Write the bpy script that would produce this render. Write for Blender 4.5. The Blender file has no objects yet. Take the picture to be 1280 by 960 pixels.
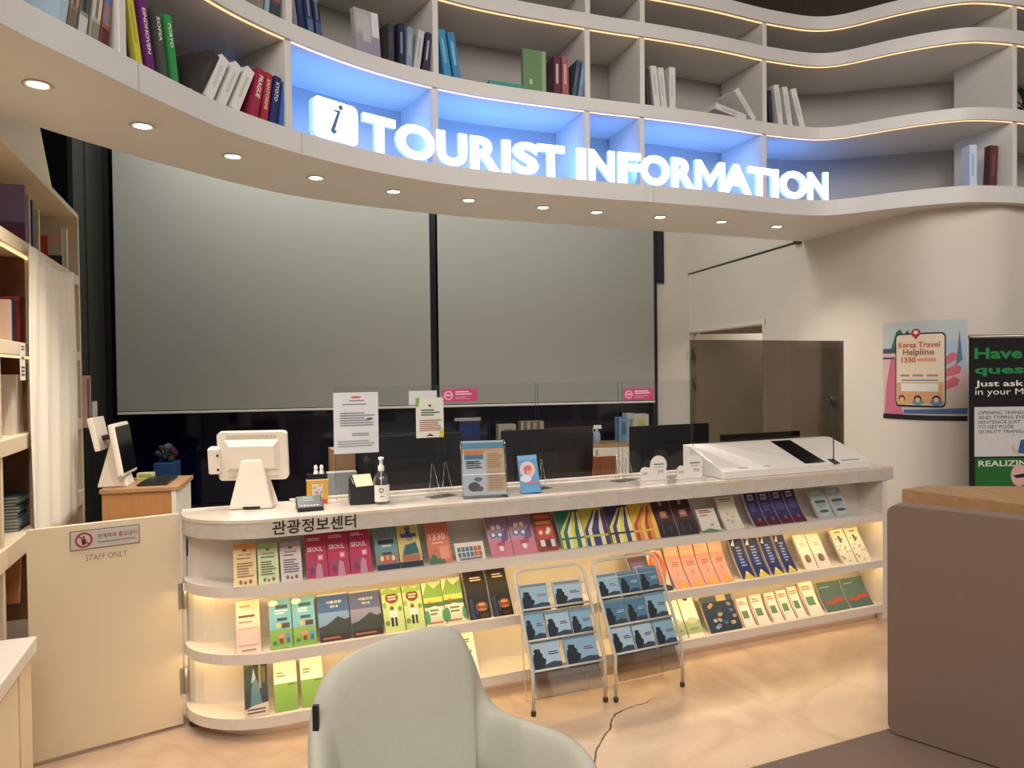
import bpy, bmesh, math, random
from mathutils import Vector as V, Matrix as Mx
from mathutils.geometry import tessellate_polygon
random.seed(7)
SC = bpy.context.scene
COL = SC.collection
PI = math.pi

# ------------------------------------------------------------------ camera
FPX = 900.0
cam_d = bpy.data.cameras.new('camera')
cam = bpy.data.objects.new('camera', cam_d)
COL.objects.link(cam)
SC.camera = cam
cam_d.sensor_width = 36.0
cam_d.lens = FPX / 1280 * 36
cam_d.clip_start = 0.02
CAM = Mx.Translation((0, 0, 1.65)) @ Mx.Rotation(PI / 2 - math.atan(15 / 900), 4, 'X') @ Mx.Rotation(-0.0122, 4, 'Z')
cam.matrix_world = CAM
CI = CAM.inverted()

# ------------------------------------------------------------------ world, lights, exposure
SC.view_settings.view_transform = 'Standard'
SC.view_settings.look = 'None'
SC.view_settings.gamma = 1
SC.view_settings.use_curve_mapping = False
SC.view_settings.exposure = 0.40
W_AMB, W_LOW, W_COL = 0.38, 0.03, (1.0, 0.92, 0.84)
world = bpy.data.worlds.new('world')
SC.world = world
world.use_nodes = True
bg = world.node_tree.nodes['Background']
bg.inputs['Color'].default_value = (*W_COL, 1)
_n = world.node_tree.nodes
_tc, _sx, _mr = _n.new('ShaderNodeTexCoord'), _n.new('ShaderNodeSeparateXYZ'), _n.new('ShaderNodeMapRange')
_mr.inputs['From Min'].default_value = -0.25
_mr.inputs['From Max'].default_value = 0.35
_mr.inputs['To Min'].default_value = W_LOW
_mr.inputs['To Max'].default_value = W_AMB
world.node_tree.links.new(_tc.outputs['Generated'], _sx.inputs[0])
world.node_tree.links.new(_sx.outputs['Z'], _mr.inputs['Value'])
world.node_tree.links.new(_mr.outputs[0], bg.inputs['Strength'])
SPOT_W = 38.0
SPOT_COL = (1.0, 0.88, 0.78)
LED_WARM = 19.0
LED_SHELF = 1.3
BLUE_W = 1.05


def lamp(name, kind, loc, target, energy, color, **kw):
    l = bpy.data.lights.new(name, kind)
    l.energy = energy
    l.color = color
    for k, v in kw.items():
        setattr(l, k, v)
    o = bpy.data.objects.new(name, l)
    COL.objects.link(o)
    o.location = loc
    o.rotation_euler = (V(target) - V(loc)).to_track_quat('-Z', 'Y').to_euler()
    return o


lamp('hall_ceiling_light', 'AREA', (-0.6, -1.0, 4.6), (0.2, 4.0, 0.8), 112, (1.0, 0.93, 0.87), shape='RECTANGLE', size=3.5, size_y=2.0)
lamp('hall_ceiling_light', 'AREA', (3.2, 1.2, 4.6), (2.6, 5.0, 1.2), 52, (1.0, 0.91, 0.84), shape='RECTANGLE', size=1.6, size_y=1.6)
lamp('blind_fill_lamp', 'AREA', (-0.8, 6.3, 4.4), (-0.8, 7.4, 1.5), 66, (1.0, 1.0, 0.95), shape='RECTANGLE', size=5.0, size_y=0.6)  # unseen lamp, added and widened to brighten the blinds


# ------------------------------------------------------------------ helpers
def proj(P):
    q = CI @ V(P)
    return 640 - FPX * q.x / q.z, 480 + FPX * q.y / q.z


def ray(u, v):
    return (CAM.to_3x3() @ V(((u - 640) / FPX, (480 - v) / FPX, -1)))


def hit(u, v, P, n):
    r = ray(u, v)
    o = V((0, 0, 1.65))
    k = (V(P) - o).dot(V(n)) / r.dot(V(n))
    return o + r * k


def bis(f, a, b, n=40):
    fa = f(a)
    for _ in range(n):
        m = (a + b) / 2
        fm = f(m)
        if (fm > 0) == (fa > 0):
            a, fa = m, fm
        else:
            b = m
    return (a + b) / 2


def lin(c):
    return tuple(((x / 255) / 12.92 if x / 255 <= 0.04045 else ((x / 255 + 0.055) / 1.055) ** 2.4) for x in c)


def hx(s):
    return tuple(int(s[i:i + 2], 16) for i in (1, 3, 5))


MATS = {}


def mat(name, col, rough=0.55, metal=0.0, var=0.06, scale=14, emit=0.0, ecol=None, spec=0.5, bump=0.0, coat=0.0):
    if name in MATS:
        return name
    m = bpy.data.materials.new(name)
    m.use_nodes = True
    nt = m.node_tree
    b = nt.nodes['Principled BSDF']
    c = lin(hx(col) if isinstance(col, str) else col)
    b.inputs['Roughness'].default_value = rough
    b.inputs['Metallic'].default_value = metal
    b.inputs['Specular IOR Level'].default_value = spec
    b.inputs['Coat Weight'].default_value = coat
    if var > 0:
        tc = nt.nodes.new('ShaderNodeTexCoord')
        nz = nt.nodes.new('ShaderNodeTexNoise')
        nz.inputs['Scale'].default_value = scale
        nz.inputs['Detail'].default_value = 4
        rp = nt.nodes.new('ShaderNodeMix')
        rp.data_type = 'RGBA'
        rp.inputs[6].default_value = (*[x * (1 - var) for x in c], 1)
        rp.inputs[7].default_value = (*[min(1, x * (1 + var)) for x in c], 1)
        nt.links.new(tc.outputs['Object'], nz.inputs['Vector'])
        nt.links.new(nz.outputs['Fac'], rp.inputs[0])
        nt.links.new(rp.outputs[2], b.inputs['Base Color'])
        if bump > 0:
            bp = nt.nodes.new('ShaderNodeBump')
            bp.inputs['Strength'].default_value = bump
            bp.inputs['Distance'].default_value = 0.01
            nt.links.new(nz.outputs['Fac'], bp.inputs['Height'])
            nt.links.new(bp.outputs['Normal'], b.inputs['Normal'])
    else:
        b.inputs['Base Color'].default_value = (*c, 1)
    if emit > 0:
        b.inputs['Emission Color'].default_value = (*(ecol if ecol else c), 1)
        b.inputs['Emission Strength'].default_value = emit
    MATS[name] = m
    return name


def ink(col, rough=0.5):
    c = hx(col)
    g = .3 * c[0] + .55 * c[1] + .15 * c[2]
    return mat('ink_' + col[1:], tuple(min(255, x * .86 + g * .14) for x in c), rough, var=0.05, scale=40, spec=0.3)


def clear(name, tint, gloss=0.06, rough=0.03):
    m = bpy.data.materials.new(name)
    m.use_nodes = True
    nt = m.node_tree
    nt.nodes.remove(nt.nodes['Principled BSDF'])
    out = nt.nodes['Material Output']
    t = nt.nodes.new('ShaderNodeBsdfTransparent')
    t.inputs['Color'].default_value = (*tint, 1)
    g = nt.nodes.new('ShaderNodeBsdfGlossy')
    g.inputs['Roughness'].default_value = rough
    g.inputs['Color'].default_value = (0.9, 0.9, 0.9, 1)
    fr = nt.nodes.new('ShaderNodeFresnel')
    fr.inputs['IOR'].default_value = 1.4
    mul = nt.nodes.new('ShaderNodeMath')
    mul.operation = 'MULTIPLY_ADD'
    mul.inputs[1].default_value = 0.8
    mul.inputs[2].default_value = gloss - 0.02
    mul.use_clamp = True
    nt.links.new(fr.outputs[0], mul.inputs[0])
    mx = nt.nodes.new('ShaderNodeMixShader')
    nt.links.new(mul.outputs[0], mx.inputs[0])
    nt.links.new(t.outputs[0], mx.inputs[1])
    nt.links.new(g.outputs[0], mx.inputs[2])
    nt.links.new(mx.outputs[0], out.inputs['Surface'])
    MATS[name] = m
    return name


TXT = {}


def text_geo(s, bold=0.0, ext=0.0, res=2, shear=0.0):
    k = (s, bold, ext, res, shear)
    if k not in TXT:
        f = bpy.data.curves.new('glyphs', 'FONT')
        f.body = s
        f.resolution_u = res
        f.offset = bold
        f.extrude = ext
        f.shear = shear
        o = bpy.data.objects.new('glyphs', f)
        me = bpy.data.meshes.new_from_object(o)
        vs = [v.co.copy() for v in me.vertices]
        fs = [tuple(p.vertices) for p in me.polygons]
        bpy.data.meshes.remove(me)
        bpy.data.objects.remove(o)
        bpy.data.curves.remove(f)
        TXT[k] = (vs, fs)
    return TXT[k]


class MB:
    def __init__(s):
        s.v, s.f, s.m, s.sm, s.mats = [], [], [], [], []
        s.M = Mx.Identity(4)
        s.fn = None

    def mi(s, m):
        if m not in s.mats:
            s.mats.append(m)
        return s.mats.index(m)

    def add(s, vs, fs, m, smooth=False):
        n = len(s.v)
        for p in vs:
            p = V(p)
            if s.fn:
                p = V(s.fn(p))
            s.v.append(s.M @ p)
        k = s.mi(m)
        for f in fs:
            s.f.append(tuple(n + i for i in f))
            s.m.append(k)
            s.sm.append(smooth)
        return s

    def box(s, a, b, m, R=None):
        x0, y0, z0 = a
        x1, y1, z1 = b
        vs = [(x0, y0, z0), (x1, y0, z0), (x1, y1, z0), (x0, y1, z0), (x0, y0, z1), (x1, y0, z1), (x1, y1, z1), (x0, y1, z1)]
        if R is not None:
            vs = [R @ V(p) for p in vs]
        return s.add(vs, [(0, 3, 2, 1), (4, 5, 6, 7), (0, 1, 5, 4), (1, 2, 6, 5), (2, 3, 7, 6), (3, 0, 4, 7)], m)

    def prism(s, pts, z0, z1, m, R=None, smooth=False, cap=None):
        """pts: closed 2-D outline (x, y), extruded along z"""
        n = len(pts)
        area = sum(pts[i][0] * pts[(i + 1) % n][1] - pts[(i + 1) % n][0] * pts[i][1] for i in range(n))
        if area < 0:
            pts = pts[::-1]
        tri = tessellate_polygon([[V((p[0], p[1], 0)) for p in pts]])
        vs = [V((p[0], p[1], z0)) for p in pts] + [V((p[0], p[1], z1)) for p in pts]
        if R is not None:
            vs = [R @ p for p in vs]
        fs = []
        for t in tri:
            a, b, c = [pts[i] for i in t]
            ar = (b[0] - a[0]) * (c[1] - a[1]) - (c[0] - a[0]) * (b[1] - a[1])
            t = tuple(t) if ar > 0 else tuple(reversed(t))
            fs.append(tuple(i + n for i in t))
            fs.append(tuple(reversed(t)))
        s.add(vs, fs, cap or m)
        s.add(vs, [(i, (i + 1) % n, (i + 1) % n + n, i + n) for i in range(n)], m, smooth)
        return s

    def tube(s, pts, r, m, n=8, closed=False):
        pts = [V(p) for p in pts]
        rs = r if isinstance(r, (list, tuple)) else [r] * len(pts)
        vs, fs = [], []
        N = len(pts)
        up = None
        for i, p in enumerate(pts):
            if closed:
                d = pts[(i + 1) % N] - pts[i - 1]
            else:
                d = pts[min(i + 1, N - 1)] - pts[max(i - 1, 0)]
            d.normalize()
            if up is None:
                up = V((0, 0, 1)) if abs(d.z) < 0.9 else V((1, 0, 0))
            a = d.cross(up).normalized()
            b = a.cross(d).normalized()
            up = b
            for k in range(n):
                t = 2 * PI * k / n
                vs.append(p + (a * math.cos(t) + b * math.sin(t)) * rs[i])
        for i in range(N if closed else N - 1):
            j = (i + 1) % N
            for k in range(n):
                fs.append((i * n + k, i * n + (k + 1) % n, j * n + (k + 1) % n, j * n + k))
        if not closed:
            fs.append(tuple(range(n))[::-1])
            fs.append(tuple((N - 1) * n + k for k in range(n)))
        return s.add(vs, fs, m, True)

    def lathe(s, prof, m, n=20, c=(0, 0, 0), R=None, smooth=True):
        vs, fs = [], []
        for r, z in prof:
            for k in range(n):
                t = 2 * PI * k / n
                p = V((c[0] + r * math.cos(t), c[1] + r * math.sin(t), c[2] + z))
                vs.append(R @ p if R is not None else p)
        for i in range(len(prof) - 1):
            for k in range(n):
                fs.append((i * n + k, i * n + (k + 1) % n, (i + 1) * n + (k + 1) % n, (i + 1) * n + k))
        s.add(vs, fs, m, smooth)
        s.add(vs, [tuple(range(n))[::-1], tuple((len(prof) - 1) * n + k for k in range(n))], m)
        return s

    def text(s, t, m, h, at, right, up, w=None, bold=0.0, ext=0.0, align='l', res=2, shear=0.0):
        """lettering of cap height h with its lower left corner at «at», drawn along right / up"""
        vs, fs = text_geo(t, bold, ext, res, shear)
        if not vs:
            return s
        x0 = min(v.x for v in vs)
        x1 = max(v.x for v in vs)
        y0 = min(v.y for v in vs) if any(ord(c) > 255 for c in t) else 0
        y1 = max(v.y for v in vs)
        ky = h / (y1 - y0)
        kx = w / (x1 - x0) if w else ky
        ww = kx * (x1 - x0)
        off = {'l': 0, 'c': -ww / 2, 'r': -ww}[align]
        R, U, A = V(right), V(up), V(at)
        N = R.cross(U)
        s.add([A + R * ((v.x - x0) * kx + off) + U * ((v.y - y0) * ky) + N * (v.z * ky if ext == 0 else v.z) for v in vs], fs, m)
        return s

    def build(s, name, parent=None, M=None, bevel=0, seg=2, sub=0, solid=0):
        me = bpy.data.meshes.new(name)
        me.from_pydata([tuple(v) for v in s.v], [], s.f)
        for m in s.mats:
            me.materials.append(MATS[m])
        me.polygons.foreach_set('material_index', s.m)
        me.polygons.foreach_set('use_smooth', s.sm)
        me.update()
        o = bpy.data.objects.new(name, me)
        COL.objects.link(o)
        if parent:
            o.parent = parent
        if M is not None:
            o.matrix_world = M
        if solid:
            q = o.modifiers.new('solid', 'SOLIDIFY')
            q.thickness = solid
            q.offset = 0
        if bevel:
            q = o.modifiers.new('bevel', 'BEVEL')
            q.width = bevel
            q.segments = seg
            q.limit_method = 'ANGLE'
            q.angle_limit = 0.9
        if sub:
            q = o.modifiers.new('sub', 'SUBSURF')
            q.levels = q.render_levels = sub
        return o


def tag(o, label, cat, group=None):
    o['label'] = label
    o['category'] = cat
    if group:
        o['group'] = group
    return o


def thing(name, label, cat, M=None, group=None):
    o = bpy.data.objects.new(name, None)
    o.empty_display_size = 0.1
    COL.objects.link(o)
    if M is not None:
        o.matrix_world = M
    return tag(o, label, cat, group)


def struct(o):
    o['kind'] = 'structure'
    return o


def catmull(pts, n=8):
    P = [V(p) for p in pts]
    P = [P[0] * 2 - P[1]] + P + [P[-1] * 2 - P[-2]]
    out = []
    for i in range(1, len(P) - 2):
        for k in range(n):
            t = k / n
            a, b, c, d = P[i - 1], P[i], P[i + 1], P[i + 2]
            out.append(0.5 * ((2 * b) + (c - a) * t + (2 * a - 5 * b + 4 * c - d) * t * t + (3 * b - a - 3 * c + d) * t ** 3))
    out.append(P[-2].copy())
    return out


class Path:
    def __init__(s, pts, n=8):
        s.p = catmull([V((*p, 0)) if len(p) == 2 else V(p) for p in pts], n)
        s.L = [0]
        for a, b in zip(s.p, s.p[1:]):
            s.L.append(s.L[-1] + (b - a).length)

    def at(s, l):
        l = max(0, min(s.L[-1] - 1e-6, l))
        lo, hi = 0, len(s.L) - 1
        while hi - lo > 1:
            m = (lo + hi) // 2
            if s.L[m] <= l:
                lo = m
            else:
                hi = m
        t = (l - s.L[lo]) / (s.L[hi] - s.L[lo])
        p = s.p[lo].lerp(s.p[hi], t)
        d = (s.p[min(hi + 1, len(s.p) - 1)] - s.p[max(lo - 1, 0)]).normalized()
        return p, d, V((-d.y, d.x, 0))     # point, tangent, normal pointing away from the room

    def off(s, o, l0=0, l1=None, step=0.08):
        l1 = s.L[-1] if l1 is None else l1
        n = max(2, int((l1 - l0) / step))
        r = []
        for i in range(n + 1):
            p, d, nn = s.at(l0 + (l1 - l0) * i / n)
            r.append(p + nn * o)
        return r

    def find(s, px, z, o=0.0):
        """arc length whose point, set back o and at height z, is seen at column px"""
        return bis(lambda l: proj((lambda a: a[0] + a[2] * o + V((0, 0, z)))(s.at(l)))[0] - px, 0.5, s.L[-1])


def frame(o, x, y=None, z=(0, 0, 1)):
    x = V(x).normalized()
    z = V(z).normalized()
    y = z.cross(x)
    return Mx(((x.x, y.x, z.x, o[0]), (x.y, y.y, z.y, o[1]), (x.z, y.z, z.z, o[2]), (0, 0, 0, 1)))


# ------------------------------------------------------------------ materials
mat('white_paint', '#dcd6c8', 0.5, var=0.02, scale=2)
mat('shelf_white', '#d4d3cf', 0.42, var=0.02, scale=3)
mat('shelf_under', '#cfc0b0', 0.5, var=0.02, scale=3)
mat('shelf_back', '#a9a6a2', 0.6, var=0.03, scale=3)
mat('wall_cream', '#d6cec2', 0.6, var=0.02, scale=1.5)
mat('wall_dark', '#2a2c28', 0.5, var=0.15, scale=3)
mat('dark_void', '#090909', 1.0, var=0.1, scale=3, spec=0.0)
mat('ceiling_dark', '#3a2f26', 0.7, var=0.1)
mat('blind_fabric', '#a0a098', 0.85, var=0.025, scale=500, bump=0.08)
mat('frame_black', '#121214', 0.4, var=0.1)
mat('night_glass', '#090d22', 0.06, var=0.0, spec=0.35)  # opaque pane; night outside and bluish reflections put into its base colour
mat('alu', '#b9b9b4', 0.35, metal=0.7)
mat('gate_white', '#dbcbad', 0.42, var=0.03, scale=4)
mat('counter_white', '#ddd4c8', 0.4, var=0.02, scale=3)
mat('wood', '#b58352', 0.5, var=0.12, scale=5)
mat('black_plastic', '#17171a', 0.35, var=0.08)
mat('screen_black', '#0e0e12', 0.18, var=0.05)
mat('cream_plastic', '#e6ddcd', 0.38, var=0.02)
mat('white_plastic', '#e9e4dc', 0.35, var=0.02)
mat('paper', '#e8e4dc', 0.7, var=0.02)
mat('paper_edge', '#c9c0ae', 0.8, var=0.1, scale=90)
mat('steel', '#a6a29a', 0.35, metal=0.85)
mat('tube_white', '#c9c5ba', 0.35, metal=0.1, var=0.03)
mat('rubber', '#3a3026', 0.7)
mat('leather_green', '#bdbbaa', 0.5, var=0.05, scale=60, bump=0.05)
mat('leather_brown', '#7f6a5b', 0.5, var=0.06, scale=50, bump=0.06)
mat('cloth_white', '#e3dccb', 0.9, var=0.04, scale=8)
mat('led_warm', '#ffd9a0', 0.5, var=0, emit=LED_WARM, ecol=(1.0, 0.72, 0.32))
mat('led_plinth', '#ffd9a0', 0.5, var=0, emit=1.6, ecol=(1.0, 0.58, 0.24))
mat('led_shelf', '#ffd9a0', 0.5, var=0, emit=LED_SHELF * .85, ecol=(1.0, 0.56, 0.27))
mat('lamp_glow', '#ffffff', 0.5, var=0, emit=14, ecol=(1.0, 0.90, 0.78))
mat('letter_face', '#ffffff', 0.4, var=0, emit=2.2, ecol=(0.86, 0.94, 1.0))
mat('letter_side', '#8fa8ff', 0.4, var=0, emit=1.1, ecol=(0.22, 0.42, 1.0))
mat('recess_brown', '#6f4d36', 0.7)
mat('brown_box', '#8a6a48', 0.7)
clear('acrylic', (0.95, 0.96, 0.97), 0.02)
clear('acrylic_edge', (0.62, 0.66, 0.72), 0.25, 0.1)
clear('tint_glass', (0.50, 0.455, 0.405), 0.03)
clear('acrylic_grey', (0.72, 0.74, 0.78), 0.10)
clear('bottle_clear', (0.80, 0.84, 0.86), 0.10)


def node_marble(name, base, vein, scale=2.2, rough=0.3, amt=0.5):
    mat(name, base, rough, var=0)
    m = MATS[name]
    nt = m.node_tree
    b = nt.nodes['Principled BSDF']
    tc = nt.nodes.new('ShaderNodeTexCoord')
    n1 = nt.nodes.new('ShaderNodeTexNoise')
    n1.inputs['Scale'].default_value = scale
    n1.inputs['Detail'].default_value = 8
    n1.inputs['Distortion'].default_value = 1.6
    rp = nt.nodes.new('ShaderNodeValToRGB')
    e = rp.color_ramp.elements
    e[0].position, e[1].position = 0.40, 0.62
    c0, c1 = lin(hx(base)), lin(hx(vein))
    e[0].color = (*c0, 1)
    e[1].color = (*c0, 1)
    k = rp.color_ramp.elements.new(0.5)
    k.color = (*[a * (1 - amt) + q * amt for a, q in zip(c0, c1)], 1)
    nt.links.new(tc.outputs['Object'], n1.inputs['Vector'])
    nt.links.new(n1.outputs['Fac'], rp.inputs['Fac'])
    nt.links.new(rp.outputs['Color'], b.inputs['Base Color'])


node_marble('marble_top', '#dcd2c4', '#c4b4a2', 3.0, 0.16)
node_marble('marble_face', '#c9c2b6', '#b0a698', 4.0, 0.25, 0.35)
node_marble('floor_tile', '#c4ad96', '#a98e76', 1.1, 0.22, 0.45)


def wood_grain(name, base, dark, axis=2, rough=0.45):
    mat(name, base, rough, var=0)
    nt = MATS[name].node_tree
    b = nt.nodes['Principled BSDF']
    tc = nt.nodes.new('ShaderNodeTexCoord')
    mp = nt.nodes.new('ShaderNodeMapping')
    sc = [30, 30, 30]
    sc[axis] = 1.5
    mp.inputs['Scale'].default_value = sc
    nz = nt.nodes.new('ShaderNodeTexNoise')
    nz.inputs['Scale'].default_value = 1.4
    nz.inputs['Detail'].default_value = 5
    rp = nt.nodes.new('ShaderNodeMix')
    rp.data_type = 'RGBA'
    rp.inputs[6].default_value = (*lin(hx(dark)), 1)
    rp.inputs[7].default_value = (*lin(hx(base)), 1)
    nt.links.new(tc.outputs['Object'], mp.inputs['Vector'])
    nt.links.new(mp.outputs['Vector'], nz.inputs['Vector'])
    nt.links.new(nz.outputs['Fac'], rp.inputs[0])
    nt.links.new(rp.outputs[2], b.inputs['Base Color'])


wood_grain('oak_table', '#c09a6c', '#8f6844', 1)
wood_grain('oak_desk', '#c28e5a', '#a87344', 2)

# ------------------------------------------------------------------ key lines of the place (metres)
FRONT = Path([(-1.72, 0.6), (-1.68, 1.2), (-1.63, 1.75), (-1.569, 2.245), (-1.485, 2.57), (-1.385, 2.92), (-1.24, 3.30), (-0.975, 3.685),
              (-0.64, 4.02), (-0.19, 4.31), (0.52, 4.59), (0.95, 4.735), (1.41, 4.905), (1.90, 5.115), (2.30, 5.20), (2.66, 5.00),
              (2.86, 4.90), (3.11, 4.835), (3.48, 4.90), (3.95, 5.10), (4.6, 5.25)])
BACK = [(-2.25, 0.6), (-2.2, 1.8), (-2.15, 2.6), (-2.115, 3.012), (-1.919, 3.504), (-1.56, 4.15), (-1.197, 4.563), (-0.56, 4.98),
        (0.05, 5.27), (0.623, 5.50), (1.6, 5.88), (2.534, 6.264), (2.85, 6.3), (3.2, 6.0), (4.6, 6.0)]
SHELF_BACK = [(-2.22, 0.6), (-2.17, 1.8), (-2.08, 2.5), (-1.88, 3.16), (-1.56, 3.75), (-1.15, 4.22), (-0.72, 4.55), (-0.2, 4.82),
              (0.4, 5.05), (1.0, 5.27), (1.7, 5.56), (2.35, 5.75), (2.95, 5.62), (3.5, 5.5), (4.0, 5.62), (4.6, 5.8)]
WALL_R = Path([(2.03, 8.53), (2.20, 7.78), (2.37, 7.03), (2.534, 6.30), (2.62, 6.0), (2.69, 5.72), (2.76, 5.39), (2.93, 5.06),
               (3.28, 4.93), (3.568, 5.015), (4.1, 5.25), (4.7, 5.5)])
A0 = V((-1.447, 3.093, 0))
CM = Mx.Translation(A0) @ Mx.Rotation(math.radians(22.3), 4, 'Z')     # counter frame: x along, y away from the room
CD, CN = CM.to_3x3() @ V((1, 0, 0)), CM.to_3x3() @ V((0, 1, 0))
CMI = CM.inverted()
CL = 4.262
WM = frame((-3.95, 7.02, 0), (0.9756, 0.2193, 0))                    # window wall frame: x along, y outwards
WMI = WM.inverted()
BM = frame((-2.1, 2.98, 0), (-0.3637, 0.9315, 0))                    # left bookcase frame: x away from camera, y into the shelves
BMI = BM.inverted()


def ct(u, v, t):
    """pixel -> point (x, y=t, z) of the counter frame"""
    return CMI @ hit(u, v, CM @ V((0, t, 0)), CN)


def cz(u, v, z):
    return CMI @ hit(u, v, (0, 0, z), (0, 0, 1))


def wt(u, v, t):
    return WMI @ hit(u, v, WM @ V((0, t, 0)), WM.to_3x3() @ V((0, 1, 0)))


def bt(u, v, t):
    return BMI @ hit(u, v, BM @ V((0, t, 0)), BM.to_3x3() @ V((0, 1, 0)))


#PART2
RX = Mx.Rotation(PI / 2, 4, 'X')      # outline (x, y) -> (x, z), extruded towards -y


def rrect(x0, y0, x1, y1, r, n=5):
    out = []
    for cx, cy, a in ((x1 - r, y0 + r, -90), (x1 - r, y1 - r, 0), (x0 + r, y1 - r, 90), (x0 + r, y0 + r, 180)):
        for k in range(n + 1):
            t = math.radians(a + 90 * k / n)
            out.append((cx + r * math.cos(t), cy + r * math.sin(t)))
    return out


def wallstrip(mb, pts, z0, z1, th, m, smooth=False):
    """vertical wall along plan points, thickness th on the far side"""
    P = [V((p[0], p[1], 0)) for p in pts]
    Q = []
    for i, p in enumerate(P):
        d = (P[min(i + 1, len(P) - 1)] - P[max(i - 1, 0)]).normalized()
        Q.append(p + V((-d.y, d.x, 0)) * th)
    mb.prism([(p.x, p.y) for p in P] + [(p.x, p.y) for p in reversed(Q)], z0, z1, m, smooth=smooth)


# ------------------------------------------------------------------ setting
m = MB()
m.box((-6, -3, -0.1), (8, 11, 0), 'floor_tile')
fl = [(740, 960), (748, 935), (757, 918), (764, 905), (768, 893), (782, 886), (801, 880), (822, 872)]
cp = [hit(u, v, (0, 0, 0.0006), (0, 0, 1)) for u, v in fl]
cpp = []
for i, a in enumerate(cp[:-1]):
    for k in range(4):
        q = a.lerp(cp[i + 1], k / 4)
        cpp.append(q + V((random.uniform(-.006, .006), random.uniform(-.006, .006), 0)))
mat('crack', '#6b5138', 0.9)
for a, b in zip(cpp, cpp[1:]):
    n = (b - a).cross(V((0, 0, 1))).normalized() * random.uniform(.002, .0055)
    m.add([a - n, b - n, b + n, a + n], [(0, 1, 2, 3)], 'crack')
mat('joint', '#b59c7c', 0.7)
for k in range(-3, 5):      # tile joints parallel to the counter
    o = CM @ V((0.6, -1.62 - k * 0.9 if k else -0.9, 0.0004))
    a, b = o - CD * 7, o + CD * 7
    n = CN * 0.0012
    if k <= 0:
        continue
    m.add([a - n, b - n, b + n, a + n], [(0, 1, 2, 3)], 'joint')
struct(m.build('floor'))

m = MB()
m.box((-6, 2.2, 4.85), (8, 11, 4.95), 'ceiling_dark')
struct(m.build('ceiling'))

# window wall
m = MB()
m.M = WM
xr = wt(817, 400, 0).x
m.box((xr + 0.03, 0.0, 0), (6.2, 0.15, 4.85), 'wall_cream')
m.box((-0.3, 0.0, -0.0), (xr + 0.03, 0.15, 0.30), 'wall_dark')
m.box((-0.3, 0.0, 4.2), (xr + 0.03, 0.15, 4.85), 'wall_dark')
struct(m.build('wall_back'))

m = MB()
m.M = WM
xm0, xm1 = wt(538, 400, 0).x, wt(546, 400, 0).x
for a, b in ((0.0, 0.06), (xm0 + .005, xm1 - .005), (xr - 0.03, xr + 0.03)):
    m.box((a, -0.03, 0.30), (b, 0.10, 4.2), 'frame_black')
m.box((0, -0.03, 0.30), (xr, 0.10, 0.36), 'frame_black')
m.box((0, -0.03, 4.14), (xr, 0.10, 4.2), 'frame_black')
wf = struct(m.build('window_1'))
for a, b in ((0.06, xm0), (xm1, xr)):
    g = MB()
    g.M = WM
    g.box((a, 0.03, 0.36), (b, 0.05, 4.14), 'night_glass')
    g.build('glass_pane', wf)
m = MB()       # the narrow slot of window high on the right of the blind
m.M = WM
x0, x1 = wt(818, 320, 0).x, wt(829, 320, 0).x
z0 = wt(822, 354, 0).z
mat('night_blue', '#101a33', 0.08, var=0)
m.box((x0, -0.02, z0), (x1, 0.02, 3.9), 'frame_black')
m.box((x0 + 0.02, -0.028, z0 + 0.02), (x1 - 0.01, -0.015, 3.88), 'night_blue')
struct(m.build('window_2'))

# blinds
for k, (a, b, lab) in enumerate(((142.5, 538, 'large grey roller blind lowered over the left window, behind the white point-of-sale terminal'),
                                 (546, 817.5, 'narrower grey roller blind lowered over the window right of the black mullion'))):
    xa, xb = wt(a + 2, 400, -0.08).x, wt(b, 400, -0.08).x
    zb = wt((a + b) / 2, 517 - 15 * ((a + b) / 2 - 146) / 670, -0.08).z
    t = thing('roller_blind', lab, 'blind', WM @ Mx.Translation((xa, -0.08, zb)), 'roller blinds on the office window')
    w = xb - xa
    m = MB()
    m.box((0, -0.002, 0.02), (w, 0.002, 4.35 - zb), 'blind_fabric')
    m.build('blind_fabric', t)
    m = MB()
    m.box((0, -0.012, -0.012), (w, 0.012, 0.012), 'white_plastic')
    m.build('bottom_bar', t, bevel=0.004)
    m = MB()
    m.tube([(0, 0.0, 4.37 - zb), (w, 0.0, 4.37 - zb)], 0.04, 'alu', 12)
    m.build('roller_tube', t)

# dark return wall on the left
m = MB()
m.M = WM
sx = 0.0
m.box((sx - 0.12, -0.78, 0), (sx, 0.0, 4.85), 'wall_dark')
m.box((sx - 0.02, -0.5, 0), (sx + 0.012, -0.44, 4.85), 'wall_dark')
m.box((sx - 0.15, -3.6, 0), (sx - 0.04, -0.78, 4.85), 'dark_void')  # matt black slab standing in for the dark opening past the wall
struct(m.build('wall_left'))
p = WM @ V((0.004, -0.1, 0))

# right wall
m = MB()
wallstrip(m, [w[:2] for w in WALL_R.off(0, 0, 0.15, 0.05)], 0, 2.75, 0.12, 'wall_cream')
wallstrip(m, [w[:2] for w in WALL_R.off(0, 0.15, 1.714, 0.3)], 2.1, 2.75, 0.12, 'wall_cream')
wallstrip(m, [WALL_R.at(1.712)[0][:2]] + [w[:2] for w in WALL_R.off(0, 1.715, None, 0.04)], 0, 2.75, 0.12, 'wall_cream', True)
wallstrip(m, [w[:2] for w in WALL_R.off(0.004, 0.0, 2.28, 0.3)], 2.77, 4.85, 0.12, 'wall_cream')
struct(m.build('wall_right'))
m = MB()
a, b = WALL_R.at(0.02)[0], WALL_R.at(2.26)[0]
n = WALL_R.at(1)[2]
for q in (a, b):
    m.box((-.04, -.015, -.02), (.04, .015, .02), 'frame_black', Mx.Translation(q - n * .015 + V((0, 0, 2.76))) @ frame((0, 0, 0), b - a))
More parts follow.
